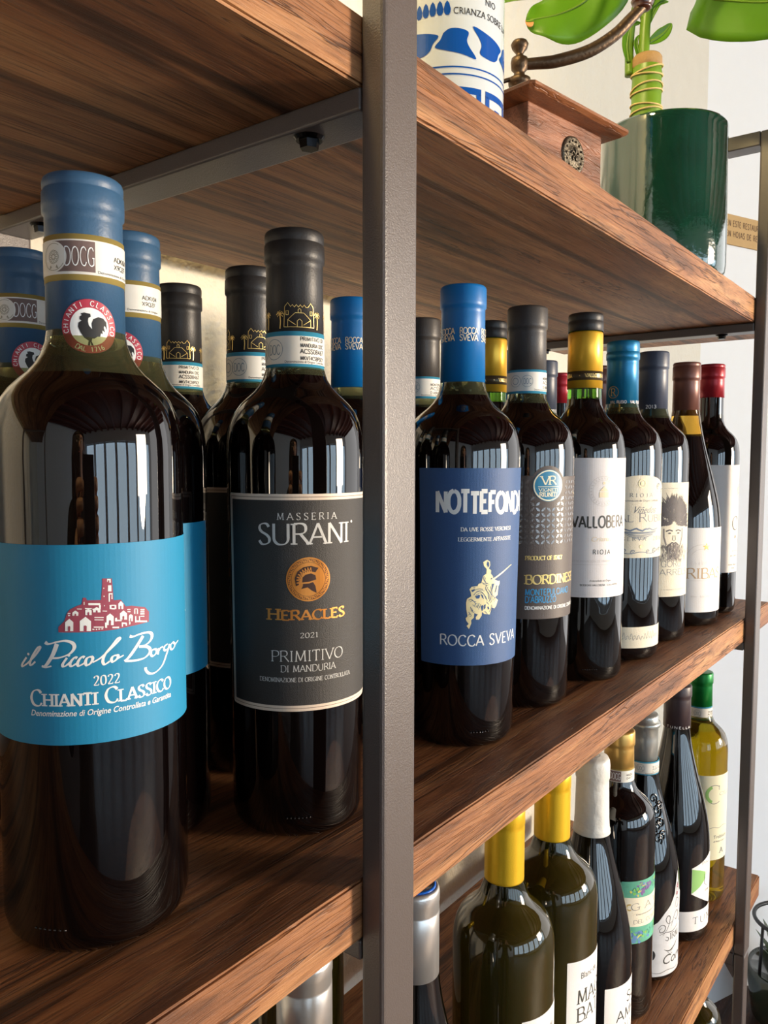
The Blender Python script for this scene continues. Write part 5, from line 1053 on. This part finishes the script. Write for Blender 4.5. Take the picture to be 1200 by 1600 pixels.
# dark glass planter standing against the right wall, at the edge of the view
pl = empty('floor_planter', (1.90, .118, ZF)); tag(pl, 'black-rimmed planter with dark leaves on the floor at the right picture edge', 'planter')
lathe('planter_body', [(0, 0), (.07, 0), (.085, .01), (.10, .12), (.095, .14), (.088, .13), (0, .125)], mat('dark_planter_glaze', (34, 44, 32), rough=.15, coat=.5), pl, seg=48)
bm = bmesh.new(); tube(bm, [(.085*math.cos(k*2*math.pi/40), .085*math.sin(k*2*math.pi/40), .265) for k in range(41)], .005, 8)
for k in range(3): t = k*2.09+.4; tube(bm, [(.085*math.cos(t), .085*math.sin(t), .265), (.092*math.cos(t), .092*math.sin(t), .12)], .004, 8)
frombm('wire_rim', bm, mat('black_wire', (22, 22, 24), rough=.4), pl, smooth=True)
random.seed(6)
for k in range(12):
    t = k*.55; bm = bmesh.new(); L_ = random.uniform(.07, .11)
    ps = [Vector((.03*math.cos(t), .03*math.sin(t), .12+L_*f_*1.2))+Vector((math.cos(t), math.sin(t), 0))*(.05*f_*f_) for f_ in (0, .33, .66, 1)]
    vs = []
    for i, p in enumerate(ps): w = (.006, .016, .013, .001)[i]; s_ = Vector((-math.sin(t), math.cos(t), 0)); vs.append((bm.verts.new(p-s_*w), bm.verts.new(p+s_*w)))
    for i in range(3): bm.faces.new((vs[i][0], vs[i][1], vs[i+1][1], vs[i+1][0]))
    frombm('leaf', bm, mat('dark_leaf', (40, 66, 30), rough=.4), pl, smooth=True)

# ------------------------------------------------------------------ the photographer, mirrored small and dark in the bottles
def person():
    px, py = CX-.8*.47, CY-.6*.47
    root = empty('person', (px, py, ZF+.0002), math.atan2(.6, .8)-math.pi/2)
    tag(root, 'person in dark clothes with long dark hair holding up a phone before the shelf', 'person')
    SK = mat('skin', (206, 158, 132), rough=.5, var=.05); JK = mat('dark_jacket_cloth', (24, 24, 30), rough=.85, bump=.4, bscale=300)
    TR_ = mat('dark_trousers', (30, 32, 42), rough=.85, bump=.3, bscale=300); SH = mat('shoe_leather', (28, 22, 20), rough=.4); HR = mat('dark_hair', (36, 24, 18), rough=.45, bump=1.0, bscale=260, var=.2)
    J = [(0, 0, .92, .125), (0, .01, 1.04, .108), (0, .0, 1.20, .122), (0, -.01, 1.34, .105), (0, 0, 1.405, .052), (0, .012, 1.455, .048), (0, .022, 1.515, .072), (0, .018, 1.575, .078), (0, .012, 1.625, .052)]
    E = [(0, 1), (1, 2), (2, 3), (3, 4), (4, 5), (5, 6), (6, 7), (7, 8)]
    def chain(par, pts):
        for p in pts: J.append(p); E.append((par, len(J)-1)); par = len(J)-1
        return par
    for s in (-1, 1):
        chain(3, [(s*.155, -.01, 1.345, .056), (s*.205, .06, 1.24, .046), (s*.215, .135, 1.12, .039), (s*.150, .255, 1.235, .034), (s*.092, .362, 1.350, .025), (s*.075, .392, 1.378, .022)])
        chain(0, [(s*.085, 0, .86, .088), (s*.095, .012, .66, .072), (s*.098, .022, .48, .054), (s*.100, -.005, .30, .052), (s*.102, -.025, .10, .036), (s*.106, .03, .045, .038), (s*.112, .12, .030, .030)])
    me = bpy.data.meshes.new('b'); me.from_pydata([j[:3] for j in J], E, [])
    o = bpy.data.objects.new('b', me); COL.objects.link(o); sm = o.modifiers.new('s', 'SKIN'); sb = o.modifiers.new('u', 'SUBSURF'); sb.levels = 2
    for i, j in enumerate(J): me.skin_vertices[0].data[i].radius = (j[3], j[3]*(.8 if i < 4 else 1))
    me.skin_vertices[0].data[0].use_root = True
    m2 = bpy.data.meshes.new_from_object(o.evaluated_get(bpy.context.evaluated_depsgraph_get())); bpy.data.objects.remove(o)
    m2.name = 'body'; m2.materials.clear()
    for m in (SK, JK, TR_, SH): m2.materials.append(m)
    for p in m2.polygons:
        c = p.center; p.use_smooth = True
        if c.z > 1.415 and abs(c.x) < .12 and c.y < .2: p.material_index = 0
        elif c.z > .93: p.material_index = 0 if (c.y > .345 and c.z > 1.3) else 1
        elif c.z > .085: p.material_index = 2
        else: p.material_index = 3
    body = bpy.data.objects.new('body', m2); COL.objects.link(body); body.parent = root
    # five separate bent fingers on each hand, closed on the phone's edges
    for s in (-1, 1):
        for k in range(5):
            if k < 4: z = 1.362+k*.019; L_ = (.9, 1.0, .97, .85)[k]; pts = [(s*.076, .392, z), (s*.078, .392+.030*L_, z+.006), (s*.062, .392+.046*L_, z+.008), (s*.046, .392+.047*L_, z+.008)]; r0 = .0085
            else: pts = [(s*.072, .385, 1.375), (s*.058, .398, 1.402), (s*.046, .4245, 1.418), (s*.036, .428, 1.424)]; r0 = .0095
            bm = bmesh.new(); C_ = smoothcurve(pts, 4); tube(bm, C_, [r0*(1-.25*i/len(C_)) for i in range(len(C_))], 8)
            bmesh.ops.create_icosphere(bm, subdivisions=2, radius=r0*.76, matrix=Matrix.Translation(C_[-1]))
            f_ = frombm('finger' if k < 4 else 'thumb', bm, SK, root, smooth=True); f_['kind'] = 'part'; del f_['kind']
    # face
    bm = bmesh.new(); tube(bm, [(0, .086, 1.552), (0, .098, 1.535), (0, .106, 1.520), (0, .092, 1.514)], [.006, .009, .0115, .007], 10); frombm('nose', bm, SK, root, smooth=True)
    for s in (-1, 1):
        bm = bmesh.new(); bmesh.ops.create_uvsphere(bm, u_segments=16, v_segments=10, radius=.0105, matrix=Matrix.Translation((s*.030, .079, 1.549))); e = frombm('eye', bm, mat('eye_white', (226, 224, 220), rough=.2), root, smooth=True)
        bm = bmesh.new(); bmesh.ops.create_uvsphere(bm, u_segments=12, v_segments=8, radius=.0050, matrix=Matrix.Translation((s*.030, .0862, 1.549))); frombm('iris', bm, mat('iris_brown', (60, 36, 22), rough=.15), e, smooth=True)
        bm = bmesh.new(); tube(bm, [(s*.016, .088, 1.566), (s*.030, .089, 1.571), (s*.044, .079, 1.566)], .0026, 6); frombm('eyebrow', bm, HR, root, smooth=True)
        bm = bmesh.new(); bmesh.ops.create_uvsphere(bm, u_segments=14, v_segments=10, radius=1, matrix=Matrix.Translation((s*.083, .01, 1.535)) @ Matrix.Diagonal((.008, .017, .030, 1))); frombm('ear', bm, SK, root, smooth=True)
    bm = bmesh.new(); tube(bm, [(-.022, .086, 1.490), (-.008, .0945, 1.4925), (0, .0945, 1.491), (.008, .0945, 1.4925), (.022, .086, 1.490)], [.0015, .0046, .0042, .0046, .0015], 8); frombm('mouth', bm, mat('lips', (168, 92, 86), rough=.4), root, smooth=True)
    # hair: cap over the skull and long locks to the shoulders
    bm = bmesh.new(); bmesh.ops.create_uvsphere(bm, u_segments=32, v_segments=20, radius=1, matrix=Matrix.Translation((0, -.006, 1.575)) @ Matrix.Diagonal((.094, .098, .092, 1)))
    bmesh.ops.delete(bm, geom=[f for f in bm.faces if f.calc_center_median().y > .052 and f.calc_center_median().z < 1.612], context='FACES')
    rn = random.Random(2)
    for k in range(46):
        t = math.radians(150+k*240/46); cx_, cy_ = .088*math.cos(t+math.pi/2-.26), .086*math.sin(t+math.pi/2-.26)
        t = math.radians(-30-k*240/45); cx_, cy_ = .088*math.cos(t), -.004+.088*math.sin(t)
        pts = [(cx_*.9, cy_*.9, 1.60), (cx_*1.05, cy_*1.03, 1.53), (cx_*1.1+rn.uniform(-.01, .01), cy_*1.08, 1.44), (cx_*1.15+rn.uniform(-.014, .014), cy_*1.15, 1.36), (cx_*1.05+rn.uniform(-.015, .015), cy_*1.2-.01, 1.29+rn.uniform(-.03, .03))]
        C_ = smoothcurve(pts, 3); tube(bm, C_, [.011*(1-.65*i/len(C_)) for i in range(len(C_))], 6)
    frombm('hair', bm, HR, root, smooth=True)
    # phone
    ph = empty('phone', tuple(co.matrix_world.translation-fw*.014-Vector((0, 0, .045))), 0)
    ph.rotation_euler = (0, 0, math.atan2(.6, .8)-math.pi/2); tag(ph, 'dark phone held upright in both hands of the person', 'phone')
    boxo('phone_body', (-.037, -.004, -.085, .037, .004, .062), mat('phone_black', (18, 18, 20), rough=.25), ph, bev=.003, seg=3)
    boxo('phone_screen', (-.0345, -.0046, -.080, .0345, -.0041, .057), mat('phone_glass', (12, 12, 14), rough=.05), ph, bev=.0002)
person()
